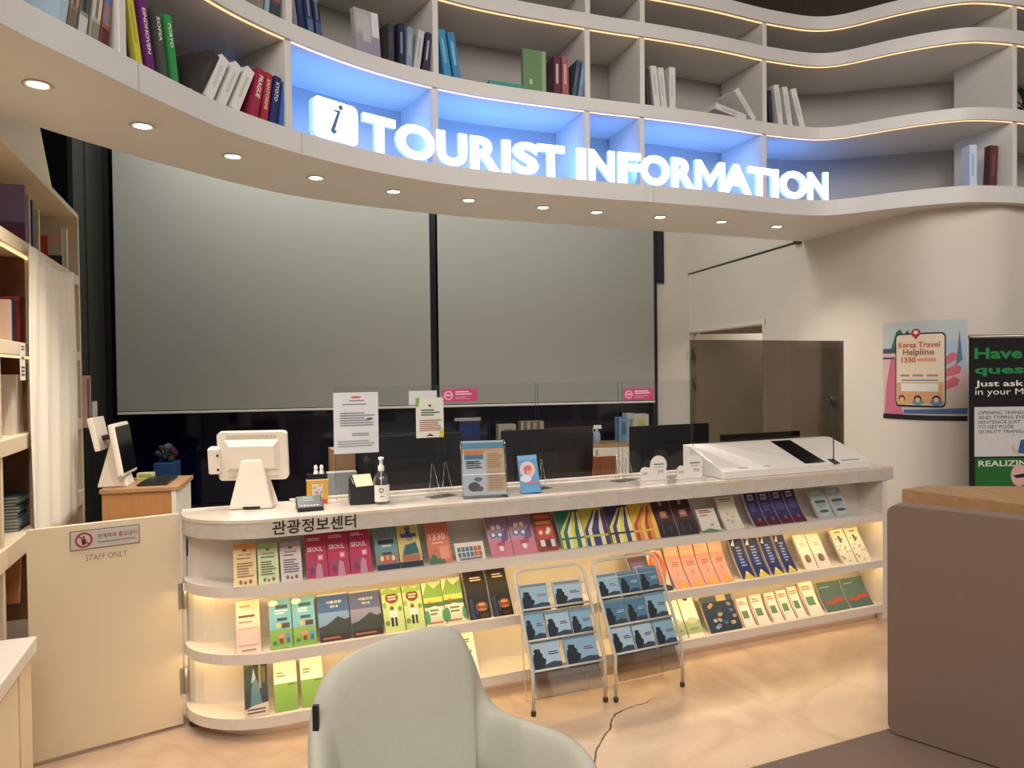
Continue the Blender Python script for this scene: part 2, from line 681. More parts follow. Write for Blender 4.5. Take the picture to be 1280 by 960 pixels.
m.tube([a - n * .006 + V((0, 0, 2.76)), b - n * .006 + V((0, 0, 2.76))], 0.006, 'frame_black', 6)
struct(m.build('trim_1'))
# door frame and open leaf
m = MB()
for l0, l1, z0, z1 in ((0.13, 0.17, 0, 2.12), (1.694, 1.734, 0, 2.12), (0.13, 1.734, 2.08, 2.12)):
    pa, pb = WALL_R.at(l0)[0] - n * 0.012, WALL_R.at(l1)[0] - n * 0.012
    m.prism([(pa.x, pa.y), (pb.x, pb.y), (pb.x + n.x * .14, pb.y + n.y * .14), (pa.x + n.x * .14, pa.y + n.y * .14)], z0, z1, 'white_paint')
df = struct(m.build('door_1'))
h0 = WALL_R.at(0.2)[0] + n * 0.06
m = MB()
dM = frame(h0, (0.99, -0.06, 0))
m.M = dM
m.box((0, 0, 0.01), (0.92, 0.04, 2.06), 'white_paint')
struct(m.build('door_leaf', df))
m = MB()
m.M = dM
for z in (1.83, 1.48, 0.4):
    m.box((-0.045, -0.012, z - 0.06), (0.0, 0.0, z + 0.06), 'steel')
    m.tube([(-0.01, -0.018, z - 0.06), (-0.01, -0.018, z + 0.06)], 0.009, 'steel', 8)
m.build('hinge', df)
m = MB()      # the dim corridor behind the door
mat('corridor', '#7d6752', 0.7)
q = [WALL_R.at(-0.0)[0] + n * .12, WALL_R.at(2.0)[0] + n * .12]
m.prism([(q[0].x + .0, q[0].y + .15), (q[0].x + 2.2, q[0].y + .6), (q[0].x + 2.2, q[0].y + .7), (q[0].x, q[0].y + .25)], 0, 2.9, 'corridor')
m.prism([(q[0].x + 2.2, q[0].y + .7), (q[0].x + 2.2, 6.6), (q[0].x + 2.3, 6.6), (q[0].x + 2.3, q[0].y + .7)], 0, 2.9, 'corridor')
m.prism([(q[0].x, q[0].y + .3), (q[0].x + 2.2, q[0].y + .6), (q[0].x + 2.2, 6.6), (q[1].x + .1, 6.6)], 2.6, 2.7, 'corridor')
struct(m.build('wall_corridor'))
q0 = WALL_R.at(.9)[0] + n * 1.0
lamp('corridor_fill', 'AREA', (q0.x, q0.y, 2.5), (q0.x, q0.y, 0), 9, (1.0, 0.93, 0.82), shape='RECTANGLE', size=.8, size_y=.3)  # unseen area lamp added to brighten the open leaf

# ------------------------------------------------------------------ curved bookcase above the desk
bc = thing('curved_bookcase', 'white wave-fronted bookcase sweeping over the desk and carrying the lit sign', 'bookcase')
ZB = [(2.75, 2.86), (3.30, 3.38), (3.82, 3.91), (4.08, 4.17)]
for i, (z0, z1) in enumerate(ZB):
    m = MB()
    back = Path(BACK if i == 0 else SHELF_BACK).off(0, step=0.1)
    m.prism([(p.x, p.y) for p in FRONT.off(0.0, step=0.04)] + [(p.x, p.y) for p in reversed(back)], z0, z1, 'shelf_white')
    o = m.build('shelf_board', bc, bevel=0.006)
    if i == 0:
        for px in (173, 377, 817):      # butt joints of the fascia
            s = FRONT.find(px, 2.8)
            pt, d, nn = FRONT.at(s)
            j = MB()
            mat('joint_grey', '#8f8a80', 0.7)
            j.box((-.0012, -.001, 2.752), (.0012, .002, 2.858), 'joint_grey', frame(pt, d))
            j.build('fascia_joint', o)
m = MB()
sb = Path(SHELF_BACK).off(0.0, step=0.1)
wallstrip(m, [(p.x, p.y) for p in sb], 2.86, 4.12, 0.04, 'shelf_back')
wallstrip(m, [(p.x, p.y) for p in sb], 4.12, 4.85, 0.04, 'ceiling_dark')  # top band coloured dark to imitate shade on the same panel
m.build('back_panel', bc)
for i, ((_, z0), (z1, _)) in enumerate(zip(ZB, ZB[1:])):
    for px in (152.5, 361, 544.5, 734.5, 803, 956, 1269):
        if (i == 1 and px < 300) or (i == 2 and px < 700):
            continue
        s = FRONT.find(px, (z0 + z1) / 2, 0.015)
        pt, d, nn = FRONT.at(s)
        m = MB()
        dep = 0.44 if px < 400 else 0.47
        m.box((-.018, 0.015, z0), (.018, dep, z1), 'shelf_white', frame(pt, d))
        m.build('divider', bc, bevel=0.003)
for z in (3.30, 3.82, 4.08):
    m = MB()
    a, b = FRONT.off(0.020, step=0.05), FRONT.off(0.032, step=0.05)
    n_ = len(a)
    vs = [V((p.x, p.y, z - .003)) for p in a] + [V((p.x, p.y, z - .003)) for p in b]
    vs += [V((p.x, p.y, z + .001)) for p in a] + [V((p.x, p.y, z + .001)) for p in b]
    fs = [(i, i + 1, i + 1 + n_, i + n_)[::-1] for i in range(n_ - 1)] + [(i, i + 1, i + 1 + 2 * n_, i + 2 * n_) for i in range(n_ - 1)]
    m.add(vs, fs, 'led_shelf')
    m.build('led_strip', bc)

# downlights in the soffit
DL = [(-1.763, 2.715), (-1.607, 3.176), (-1.386, 3.629), (-1.082, 4.044), (-0.701, 4.366), (-0.261, 4.611), (0.223, 4.837),
      (0.601, 5.002), (1.076, 5.183), (1.574, 5.377), (2.061, 5.583)]
words = ['first', 'second', 'third', 'fourth', 'fifth', 'sixth', 'seventh', 'eighth', 'ninth', 'tenth', 'last']
for i, (x, y) in enumerate(DL):
    t = thing('downlight', 'small round recessed spotlight, %s from the left in the curved soffit' % words[i], 'ceiling light',
              Mx.Translation((x, y, 2.75)), 'recessed spotlights under the curved bookcase')
    m = MB()
    m.lathe([(0.046, 0.0), (0.052, -0.004), (0.038, -0.006), (0.034, 0.0)], 'white_plastic', 24)
    m.build('trim_ring', t)
    m = MB()
    m.lathe([(0.034, -0.002), (0.02, -0.004), (0.002, -0.005)], 'lamp_glow', 20)
    m.build('lamp_lens', t)
    l = bpy.data.lights.new('spot_lamp', 'SPOT')
    l.energy = SPOT_W
    l.color = SPOT_COL
    l.spot_size = math.radians(112)
    l.spot_blend = 0.85
    l.shadow_soft_size = 0.022
    o = bpy.data.objects.new('spot_lamp', l)
    COL.objects.link(o)
    o.parent = t
    o.location = (0, 0, -0.03)

# ------------------------------------------------------------------ illuminated sign
sg = thing('tourist_information_sign', 'glowing white TOURIST INFORMATION letters with an i symbol, haloed blue', 'sign', Mx.Translation((0, 0, 0)))
LET = [('T', 452.5, 493), ('O', 493.5, 542.5), ('U', 545, 583), ('R', 587, 624), ('I', 626.5, 637.5), ('S', 640, 672.5), ('T', 670.5, 705),
       ('I', 719.5, 731.5), ('N', 735, 767.5), ('F', 771.5, 800), ('O', 799.5, 836), ('R', 838.5, 867), ('M', 868, 905), ('A', 900, 938),
       ('T', 933.5, 962), ('I', 963, 972), ('O', 973.5, 1008), ('N', 1009, 1034.5)]
for ch, x0, x1 in LET:
    pa = FRONT.at(FRONT.find(x0, 2.95, 0.02))
    pb = FRONT.at(FRONT.find(x1, 2.95, 0.02))
    a = pa[0] + pa[2] * 0.02
    b = pb[0] + pb[2] * 0.02
    o = a + V((0, 0, 2.862))
    M = frame(o, b - a)
    w = (b - a).length
    h = 0.198
    for s_, (mn, ext, y) in enumerate((('letter_face', 0.0, -0.0205), ('letter_side', 0.02, 0.0))):
        pass
    m = MB()
    if ch == 'M':
        g = MB()
        g.prism([(0, 0), (.2, 0), (.2, .62), (.5, .12), (.8, .62), (.8, 0), (1, 0), (1, 1), (.8, 1), (.5, .48), (.2, 1), (0, 1)], -.013, .013, 'letter_face')
        vs, fs = g.v, g.f
    else:
        vs, fs = text_geo(ch, 0.046, 0.013, 4)
    xs = [v.x for v in vs]
    ys = [v.y for v in vs]
    kx, ky = w / (max(xs) - min(xs)), h / (max(ys) - min(ys))
    pts = [V(((v.x - min(xs)) * kx, -v.z, (v.y - min(ys)) * ky)) for v in vs]
    front = [f for f in fs if all(pts[i].y < -0.0125 for i in f)]
    rest = [f for f in fs if not all(pts[i].y < -0.0125 for i in f)]
    m.add(pts, front, 'letter_face')
    m.add(pts, rest, 'letter_side')
    m.build('letter', sg, M)
pa = FRONT.at(FRONT.find(389, 2.95, 0.02))
pb = FRONT.at(FRONT.find(444.5, 2.95, 0.02))
a, b = pa[0] + pa[2] * .02, pb[0] + pb[2] * .02
M = frame(a + V((0, 0, 2.862)), b - a)
w = (b - a).length
m = MB()
m.prism(rrect(0, 0, w, 0.207, 0.035), -0.02, 0.02, 'letter_side', RX)
m.prism(rrect(0, 0, w, 0.207, 0.035), 0.02, 0.0205, 'letter_face', RX)
o = m.build('symbol_plate', sg, M)
m = MB()
mat('symbol_grey', '#5f7fa6', 0.5, var=0)
m.prism([(w * .45, .03), (w * .36, .045), (w * .52, .15), (w * .44, .152), (w * .44, .16), (w * .60, .163), (w * .46, .055), (w * .52, .055)], 0.021, 0.024, 'symbol_grey', RX)
m.prism([(w * .60 + .014 * math.cos(t * PI / 8), .180 + .014 * math.sin(t * PI / 8)) for t in range(16)], 0.021, 0.024, 'symbol_grey', RX)
m.build('symbol_letter', sg, M)
for px in range(400, 1040, 40):     # the sign's own blue back-lighting
    pt, d, nn = FRONT.at(FRONT.find(px, 2.95, 0.06))
    l = bpy.data.lights.new('halo_lamp', 'AREA')
    l.energy = BLUE_W
    l.color = (0.10, 0.31, 0.95)
    l.shape = 'RECTANGLE'
    l.size, l.size_y = 0.2, 0.10
    o = bpy.data.objects.new('halo_lamp', l)
    COL.objects.link(o)
    p = pt + nn * 0.055 + V((0, 0, 2.96))
    q = pt + nn * 0.6 + V((0, 0, 3.15))
    o.matrix_world = Mx.Translation(p) @ (q - p).to_track_quat('-Z', 'Y').to_matrix().to_4x4()
    o.parent = sg

# ------------------------------------------------------------------ information counter
ctr = thing('information_counter', 'long white information counter with marble top and three lit brochure shelves', 'counter', CM)


def outline(x0, rx, ry, t0, depth, L, n=10):
    pts = [(x0, depth), (x0, t0 + ry)]
    for k in range(1, n + 1):
        a = PI / 2 * k / n
        pts.append((x0 + rx - rx * math.cos(a), t0 + ry - ry * math.sin(a)))
    return pts + [(L, t0), (L, depth)]


DEP = 0.45
m = MB()
m.prism(outline(0, .40, .32, 0, DEP, CL), 0.985, 1.0, 'marble_top')
m.prism(outline(0.002, .40, .32, 0.002, DEP, CL), 0.915, 0.985, 'marble_face')
m.build('countertop', ctr, CM, bevel=0.003)
m = MB()
m.box((0.5, DEP - 0.05, 1.0), (3.15, DEP, 1.012), 'marble_top')
m.build('rear_ledge', ctr, CM)
for z0, z1 in ((.65, .70), (.346, .394), (.053, .103)):
    m = MB()
    m.prism(outline(0.004, .40, .32, 0.003, .36, CL - .09), z0, z1, 'counter_white')
    m.build('shelf', ctr, CM, bevel=0.004)
m = MB()      # back panel curving round to the left end
inner = [(0.012, .36), (0.014, .34)]
for k in range(1, 9):
    a = PI / 2 * k / 8
    inner.append((0.014 + .42 - .42 * math.cos(a), .34 - .13 * math.sin(a)))
inner += [(CL - .09, .21), (CL - .09, .25), (.5, .25), (.05, .36)]
m.prism(inner, 0.06, 0.915, 'counter_white')
m.build('back_panel', ctr, CM)
m = MB()
m.box((0.002, .32, 0.03), (0.03, DEP - .02, 0.915), 'counter_white')
m.build('side_panel', ctr, CM)
m = MB()
m.box((CL - .09, 0.01, 0.0), (CL - .05, DEP, 0.915), 'counter_white')
m.build('side_panel', ctr, CM)
m = MB()
m.box((0.05, DEP - .03, 0.0), (CL - .09, DEP - .01, 0.915), 'counter_white')
m.build('rear_panel', ctr, CM)
m = MB()
m.prism(outline(0.10, .32, .26, 0.06, .3, CL - .1), 0, 0.053, 'counter_white')
m.build('plinth', ctr, CM)
m = MB()
m.lathe([(.03, 0), (.03, .03), (.012, .03), (.012, .053)], 'rubber', 16, (0.05, .30, 0))
m.build('foot', ctr, CM)
for z, t in ((.65, .045), (.346, .045), (.053, .035)):
    m = MB()
    a = outline(.03 if z > .1 else .12, .37, .29, t - .01 if z > .1 else t, .3, CL - .12)[1:-1]
    c = outline(.04 if z > .1 else .13, .36, .28, t + .0 if z > .1 else t + .01, .3, CL - .12)[1:-1]
    m.prism([q for q in a] + [q for q in reversed(c)], z - .006, z - .001, 'led_warm' if z > .1 else 'led_plinth')
    m.build('led_strip', ctr, CM)
m = MB()
a, b = ct(340, 660, -.001), ct(445, 650, -.001)
m.text('관광정보센터', ink('#26241f'), 0.064, (a.x, -0.001, 0.926), (1, 0, 0), (0, 0, 1), w=b.x - a.x, bold=0.012, res=3)
m.build('lettering', ctr, CM)

# ------------------------------------------------------------------ brochures on the counter shelves
ZT = {1: .70, 2: .394, 3: .103}
TILT = math.radians(33)


def cpt(x, t, z):
    return CM @ V((x, t, z))


def poly_art(mb, w, h, arts, off0=0.0008):
    """printed shapes of a cover in fractions of its width and height; local frame x right, z up, -y out"""
    k = 0
    for a in arts:
        k += 1
        y = -(off0 + k * 0.00022)
        t = a[0]
        if t == 'r':
            _, x0, y0, x1, y1, c = a
            n = max(1, int(abs(y1 - y0) * 6))
            for i in range(n):
                za, zb = y0 + (y1 - y0) * i / n, y0 + (y1 - y0) * (i + 1) / n
                mb.add([(x0 * w, y, za * h), (x1 * w, y, za * h), (x1 * w, y, zb * h), (x0 * w, y, zb * h)], [(0, 1, 2, 3)], ink(c))
        elif t == 'e':
            _, cx, cy, rx, ry, c = a
            mb.add([((cx + rx * math.cos(2 * PI * i / 14)) * w, y, (cy + ry * math.sin(2 * PI * i / 14)) * h) for i in range(14)], [tuple(range(14))], ink(c))
        elif t == 'p':
            _, pts, c = a
            tri = tessellate_polygon([[V((p[0], p[1], 0)) for p in pts]])
            fs = []
            for q in tri:
                A, B, C = [pts[i] for i in q]
                ar = (B[0] - A[0]) * (C[1] - A[1]) - (C[0] - A[0]) * (B[1] - A[1])
                fs.append(tuple(q) if ar > 0 else tuple(reversed(q)))
            mb.add([(p[0] * w, y, p[1] * h) for p in pts], fs, ink(c))
        elif t == 'l':      # a block of small unreadable lines of print
            _, x0, y0, x1, y1, n, c = a
            for i in range(n):
                z = y1 + (y0 - y1) * (i + .5) / n
                e = x1 - (x1 - x0) * random.choice((0, .05, .15, .3))
                hh = abs(y1 - y0) / n * .26
                mb.add([(x0 * w, y, (z - hh) * h), (e * w, y, (z - hh) * h), (e * w, y, (z + hh) * h), (x0 * w, y, (z + hh) * h)], [(0, 1, 2, 3)], ink(c))
        elif t == 't':
            _, x, yy, hh, s, c = a[:6]
            ww = a[6] * w if len(a) > 6 else None
            mb.text(s, ink(c), hh * h, (x * w, y, yy * h), (1, 0, 0), (0, 0, 1), w=ww, bold=0.015)


def brochure(tier, x0, x1, ytop, label, base, arts, group, bow=0.0, th=0.016, tilt=TILT, t0=0.028, cat='brochure', name='brochure_stack', lmax=.34):
    z = ZT[tier]
    s0 = bis(lambda s: proj(cpt(s, t0, z))[0] - x0, -0.2, 4.5)
    s1 = bis(lambda s: proj(cpt(s, t0, z))[0] - x1, -0.2, 4.5)
    sm = (s0 + s1) / 2
    L = bis(lambda l: proj(cpt(sm, t0 + l * math.sin(tilt), z + l * math.cos(tilt)))[1] - ytop, 0.02, 0.5)
    cap = (.20 - t0) / math.sin(tilt)
    if L > cap - th:
        L2 = L
        # lean it less so that it still fits in front of the back panel
        for _ in range(30):
            tilt -= math.radians(1)
            L2 = bis(lambda l: proj(cpt(sm, t0 + l * math.sin(tilt), z + l * math.cos(tilt)))[1] - ytop, 0.02, 0.5)
            if t0 + L2 * math.sin(tilt) + th * 1.3 < .205:
                break
        L = L2
    w, h = s1 - s0 - 0.003, L
    M = CM @ Mx.Translation((s0 + .0015, t0, z + .0008)) @ Mx.Rotation(-tilt, 4, 'X')
    m = MB()
    if bow:
        m.fn = lambda p: (p.x, p.y + bow * math.sin(PI * max(0, min(1, p.z / h))), p.z)
    n = 6 if bow else 1
    for i in range(n):
        za, zb = h * i / n, h * (i + 1) / n
        m.add([(0, 0, za), (w, 0, za), (w, 0, zb), (0, 0, zb)], [(0, 1, 2, 3)], ink(base))
        m.add([(0, 0, za), (0, th, za), (0, th, zb), (0, 0, zb)], [(0, 3, 2, 1)], 'paper_edge')
        m.add([(w, 0, za), (w, th, za), (w, th, zb), (w, 0, zb)], [(0, 1, 2, 3)], 'paper_edge')
        m.add([(0, th, za), (w, th, za), (w, th, zb), (0, th, zb)], [(0, 3, 2, 1)], 'paper_edge')
    m.add([(0, 0, 0), (w, 0, 0), (w, th, 0), (0, th, 0)], [(0, 3, 2, 1)], 'paper_edge')
    m.add([(0, 0, h), (w, 0, h), (w, th, h), (0, th, h)], [(0, 1, 2, 3)], 'paper_edge')
    poly_art(m, w, h, arts)
    o = m.build(name, None, M)
    tag(o, label, cat, group)
    return o


def A_list(c, hd):      # pale leaflet with a header and small print
    return [('r', 0, .86, 1, 1, hd), ('e', .5, .84, .1, .03, '#8a6a3a'), ('t', .22, .70, .05, '==', c, .56), ('l', .15, .62, .85, .68, 1, c), ('l', .15, .2, .88, .56, 6, c),
            ('e', .3, .1, .07, .05, '#a06a4a'), ('e', .5, .08, .06, .04, '#6a7a4a'), ('e', .72, .1, .07, .05, '#a8583a')]


G1 = 'brochure stacks on the top shelf'
G2 = 'brochure stacks on the middle shelf'
G3 = 'brochure stacks on the bottom shelf'
brochure(1, 292, 322, 680, 'pale leaflets with an orange header, leftmost on the top shelf of the counter', '#f0cf92', A_list('#a07c4c', '#ee9c48'), G1)
brochure(1, 323, 350, 679, 'pale green leaflets with a green header, beside the orange-headed ones on the top shelf', '#d6dfa9', A_list('#6f7a52', '#a9cc78'), G1)
brochure(1, 351.5, 379, 677, 'pale lilac leaflets with a mauve header, left of the magenta booklets', '#ddd0c8', A_list('#7a6a76', '#b9a0b0'), G1)
MAG = [('l', .1, .84, .75, .92, 2, '#f3c9cf'), ('t', .08, .60, .1, '5EOUL', '#f6e6e6', .74), ('e', .35, .3, .16, .1, '#a84866'), ('p', [(.4, .0), (.75, .0), (.72, .28), (.55, .34), (.45, .22)], '#c88aa0'),
       ('r', .55, .38, .82, .52, '#e06a84'), ('r', .6, .41, .76, .49, '#f2c2c4'), ('e', .25, .16, .12, .08, '#7e3e6c')]
MAG[1] = ('t', .08, .60, .1, 'SEOUL', '#f6e6e6', .74)
for x0, x1, yt, q in ((384, 411.5, 668, 'left one of the three'), (412, 439, 664, 'middle one of the three'), (440, 467, 661, 'right one of the three')):
    brochure(1, x0, x1, yt, 'magenta booklet with white SEOUL lettering, %s' % q, '#c9305c', MAG, G1)
brochure(1, 472, 501, 658, 'teal-grey city guide with a row of red figures along its foot', '#6d9492', [('r', 0, 0, 1, .12, '#26324a'), ('t', .18, .73, .08, 'SEOUL', '#b8363c', .6), ('r', .15, .58, .85, .68, '#2a3436'), ('l', .3, .5, .8, .57, 1, '#cfe0dc'),
         ('r', .1, .14, .9, .32, '#c4604a'), ('e', .25, .26, .08, .06, '#e8d6b6'), ('e', .5, .27, .08, .06, '#d8a06a'), ('e', .75, .25, .08, .06, '#e8d6b6'), ('r', .3, .34, .7, .39, '#3a4646')], G1)
brochure(1, 501.5, 530, 655, 'yellow guide with a dark blue tower drawing, right of the teal-grey city guide', '#d9c468', [('r', 0, 0, 1, .13, '#26324a'), ('e', .5, .88, .13, .06, '#5d6ea0'), ('p', [(.3, .6), (.42, .82), (.58, .82), (.7, .6)], '#33406c'), ('r', .15, .68, .85, .77, '#4a5886'),
         ('p', [(.15, .28), (.3, .5), (.8, .56), (.9, .3)], '#2e6a72'), ('r', .12, .14, .92, .28, '#bb6b52'), ('t', .3, .6, .07, 'SEOUL', '#f3ead0', .5)], G1)
brochure(1, 538, 567, 652, 'coral leaflet headed 1330 with green hills at its foot', '#e2765a', [('t', .12, .56, .15, '1330', '#f6d8c4', .72), ('l', .2, .45, .8, .52, 1, '#f1b49a'), ('p', [(0, 0), (0, .12), (.2, .25), (.38, .12), (.6, .16), (.7, 0)], '#4d7a52'),
         ('e', .3, .3, .07, .04, '#7a8a5a'), ('r', .5, .1, .9, .4, '#ef9a76')], G1)
brochure(1, 571, 608, 678, 'low white flyer printed with a grid of small blue and orange faces', '#e8dccb', [('r', .08 + .14 * i, .2 + .3 * j, .19 + .14 * i, .45 + .3 * j, '#c8683e' if i > 3 else '#5a7a92') for i in range(6) for j in range(2)] + [('l', .1, .02, .9, .16, 2, '#6b6258')], G1)
PINK = [('r', 0, 0, 1, .35, '#d9788c'), ('r', 0, .68, 1, 1, '#a07a9c'), ('e', .3, .72, .1, .06, '#dfe6cc'), ('e', .55, .73, .1, .06, '#dfe6cc'), ('e', .25, .54, .15, .08, '#4f86b8'), ('e', .55, .53, .15, .08, '#4f86b8'),
        ('e', .25, .54, .08, .045, '#f0ead8'), ('e', .55, .53, .08, .045, '#f0ead8'), ('p', [(.5, .3), (.9, .4), (.95, .72), (.7, .6)], '#7e5a84'), ('e', .5, .2, .1, .08, '#f3dcd8'), ('e', .52, .3, .2, .05, '#c04a72')]
brochure(1, 615, 643, 646, 'lilac and pink booklet with blue rings, left one of the pair', '#c98aa2', PINK, G1)
brochure(1, 643.5, 673, 642, 'lilac and pink booklet with blue rings, right one of the pair', '#c98aa2', PINK, G1)
brochure(1, 674.5, 699, 639, 'dark red leaflet with orange bands and white blocks, beside the lilac booklets', '#a8382a', [('r', .1, .8, .9, .9, '#cf6a3a'), ('r', .1, .66, .9, .74, '#d8944a'), ('r', .08, .3, .92, .62, '#cf4a2c'), ('p', [(.5, .42), (.7, .6), (.85, .52), (.68, .4)], '#e8dcd0'),
         ('r', .15, .12, .38, .28, '#e6ded0'), ('r', .45, .1, .65, .26, '#3a3a4a'), ('r', .7, .1, .9, .28, '#cfd4dc'), ('e', .28, .46, .1, .05, '#f0d8c0')], G1)


def stripes(sky, c1, c2, c3):
    a = [('p', [(0, .5), (.1, .55), (1, .95), (1, 1), (0, 1)], sky)]
    for i, (xa, xb, xc, xd) in enumerate(((0.02, .16, .62, .7), (.16, .32, .70, .76), (.32, .48, .76, .82), (.48, .64, .82, .88), (.64, .82, .88, .93), (.82, 1, .93, 1))):
        a.append(('p', [(xa, 0), (xb, 0), (xb + .03, .4), (xd, .92), (xc, .9), (xa + .03, .42)], (c1, c2, c3)[i % 3]))
    a.append(('r', 0, .22, 1, .27, sky))
    return a


brochure(1, 704, 734, 637, 'teal guide with yellow and white stripes fanning upward', '#2f7a6c', stripes('#2f7a6c', '#ded24c', '#2d6a72', '#e8e0a0'), G1)
brochure(1, 735, 764, 634, 'yellow guide with navy and cream stripes, right of the teal striped one', '#cdbb36', stripes('#cdbb36', '#2b4a86', '#e6dca4', '#4a3a78'), G1)
brochure(1, 766, 796, 631, 'violet guide with yellow stripes, between the two mostly yellow ones', '#3c3768', stripes('#3c3768', '#dfd84a', '#4b3a86', '#e8e284'), G1)
brochure(1, 797, 826, 629, 'yellow guide with red and orange stripes at the right end of the striped guides', '#e3bd33', stripes('#e3bd33', '#c8442e', '#e8893a', '#f0c050'), G1)
MAR = [('r', .3, .5, .7, .7, '#a06a56'), ('e', .5, .62, .14, .07, '#c89a80'), ('r', .42, .85, .58, .97, '#b89a90'), ('p', [(.0, 0), (.1, .35), (.5, .42), (.9, .35), (1, 0)], '#2e2a30'), ('r', .2, .1, .3, .35, '#4c3c40'), ('r', .6, .1, .7, .3, '#4c3c40')]
brochure(1, 826.5, 850, 626, 'dark maroon photo booklet, left one of the pair right of the striped guides', '#4d2c2c', MAR, G1)
brochure(1, 850.5, 875, 624, 'dark maroon photo booklet, right one of the pair right of the striped guides', '#4d2c2c', MAR, G1)
brochure(1, 879, 903, 636, 'short white leaflet with red lettering and a green wave at its foot', '#dcd2c0', [('l', .15, .8, .9, .95, 2, '#a84a3c'), ('l', .15, .66, .6, .76, 1, '#c8705c'), ('p', [(0, 0), (0, .08), (.4, .16), (1, .02), (1, 0)], '#4f8a5a'), ('e', .6, .3, .1, .05, '#b89a80')], G1)
brochure(1, 909, 932, 621, 'cream speckled leaflet left of the dark purple row', '#d9cbb6', [('r', .08, .7, .92, .9, '#e6d8c6'), ('l', .15, .82, .85, .95, 2, '#8a6a5a'), ('e', .4, .5, .06, .04, '#c0a870'), ('e', .65, .4, .05, .03, '#a89a5a'), ('e', .5, .25, .07, .04, '#b8a080'), ('e', .3, .3, .04, .03, '#c07a6a')], G1, bow=.012)
PUR = [('r', .25, .8, .7, .96, '#b7a9c6'), ('r', .32, .84, .62, .92, '#6a5a8a'), ('l', .2, .45, .85, .72, 4, '#5f5592'), ('p', [(0, 0), (.1, .2), (.5, .26), (1, .18), (1, 0)], '#5a2434'), ('e', .55, .2, .12, .05, '#a0505a')]
for k, (x0, x1, yt) in enumerate(((945, 961, 617), (961.5, 977.5, 616), (978, 993.5, 614), (994, 1009.5, 612))):
    brochure(1, x0, x1, yt, 'dark purple leaflet with a pale square, %s from the left of the purple row' % words[k], '#38305e', PUR, G1, bow=.014)
GB = [('l', .15, .84, .7, .95, 2, '#d8dcd8'), ('t', .15, .52, .1, 'GUIDE', '#3c4448', .7), ('l', .15, .38, .8, .5, 2, '#7a8488'), ('e', .5, .25, .3, .05, '#46565c'), ('l', .2, .08, .8, .2, 2, '#c8d0d0')]
GB[1] = ('r', .15, .52, .85, .62, '#4c5458')
brochure(1, 1025, 1044, 612, 'grey-blue leaflet at the right end of the top shelf, left one of two', '#a3adab', GB, G1)
brochure(1, 1046, 1065, 610, 'grey-blue leaflet at the right end of the top shelf, right one of two', '#a3adab', GB, G1)
# middle shelf
brochure(2, 296, 327, 751, 'cream and pink leaflet standing alone at the left of the middle shelf', '#e9cfb6', [('l', .15, .86, .7, .92, 1, '#c98a6a'), ('l', .1, .66, .9, .74, 1, '#5a4438'), ('l', .1, .56, .9, .62, 1, '#a8887a'), ('r', .06, .14, .94, .48, '#cfa49a'), ('r', .1, .17, .9, .45, '#e0bdb0'), ('l', .2, .03, .8, .1, 1, '#b08a7a')], G2)
TOON = [('r', 0, 0, 1, .38, '#7faf46'), ('r', 0, .38, 1, 1, '#6db4cc'), ('e', .2, .92, .22, .06, '#e9ecdc'), ('r', .3, .8, .85, .87, '#345c6a'), ('l', .25, .68, .85, .78, 2, '#e6f0ec'), ('r', .35, .55, .8, .61, '#3a4a34'), ('e', .4, .46, .12, .05, '#e0b860'),
        ('r', .55, .4, .9, .5, '#57452e'), ('e', .5, .24, .14, .06, '#d98a6a'), ('e', .8, .24, .1, .06, '#5a9ad0'), ('r', .42, .1, .58, .2, '#8a3a34'), ('r', .74, .1, .88, .2, '#3a6aa8'), ('e', .2, .12, .1, .04, '#3f7a36')]
brochure(2, 338, 367, 749, 'sky-blue and green cartoon leaflet, left one of the pair on the middle shelf', '#6db4cc', TOON, G2)
brochure(2, 367.5, 397, 746, 'sky-blue and green cartoon leaflet, right one of the pair on the middle shelf', '#6db4cc', TOON, G2)


def MTN(a, b):
    return [('r', 0, .6, 1, 1, a), ('r', 0, .3, 1, .6, b), ('p', [(0, .12), (0, .3), (.25, .34), (.45, .42), (.62, .5), (.72, .47), (.85, .42), (1, .45), (1, .12)], '#3a423c'), ('r', 0, 0, 1, .14, '#3c2c30'), ('l', .1, .03, .9, .1, 1, '#b8623c'),
            ('t', .28, .78, .06, '서울관광', '#e9eadf', .5), ('t', .4, .69, .05, '안내', '#e9eadf', .25), ('r', 0, .96, 1, 1, '#c7bfae')]


brochure(2, 400, 440, 742, 'large booklet with a dark mountain under a deep blue sky', '#4a6ea6', MTN('#3a5f9e', '#7596b8'), G2, th=.02)
brochure(2, 441, 480, 738, 'large booklet with a dark mountain under a violet-grey sky', '#6a7090', MTN('#525c8a', '#8a8698'), G2, th=.02)
FIG = [('e', .5, .76, .33, .13, '#8a3a26'), ('l', .3, .7, .72, .82, 2, '#e8d0b0'), ('e', .45, .52, .1, .06, '#7a5a48'), ('r', .3, .3, .68, .48, '#e6e0d0'), ('r', .34, .12, .46, .32, '#2c2a2a'), ('r', .54, .12, .64, .32, '#2c2a2a'), ('e', .15, .2, .12, .06, '#6c9a3c'),
       ('e', .85, .5, .1, .06, '#6c9a3c'), ('e', .1, .6, .1, .07, '#88b04a'), ('p', [(0, .9), (.3, 1), (.7, .92), (1, 1), (1, .86), (0, .84)], '#8fbe50')]
brochure(2, 482, 508, 735, 'lime green leaflet with two standing figures and a red oval, left one of the pair', '#c3d27c', FIG, G2)
brochure(2, 508.5, 533, 732, 'lime green leaflet with two standing figures and a red oval, right one of the pair', '#c3d27c', FIG, G2)
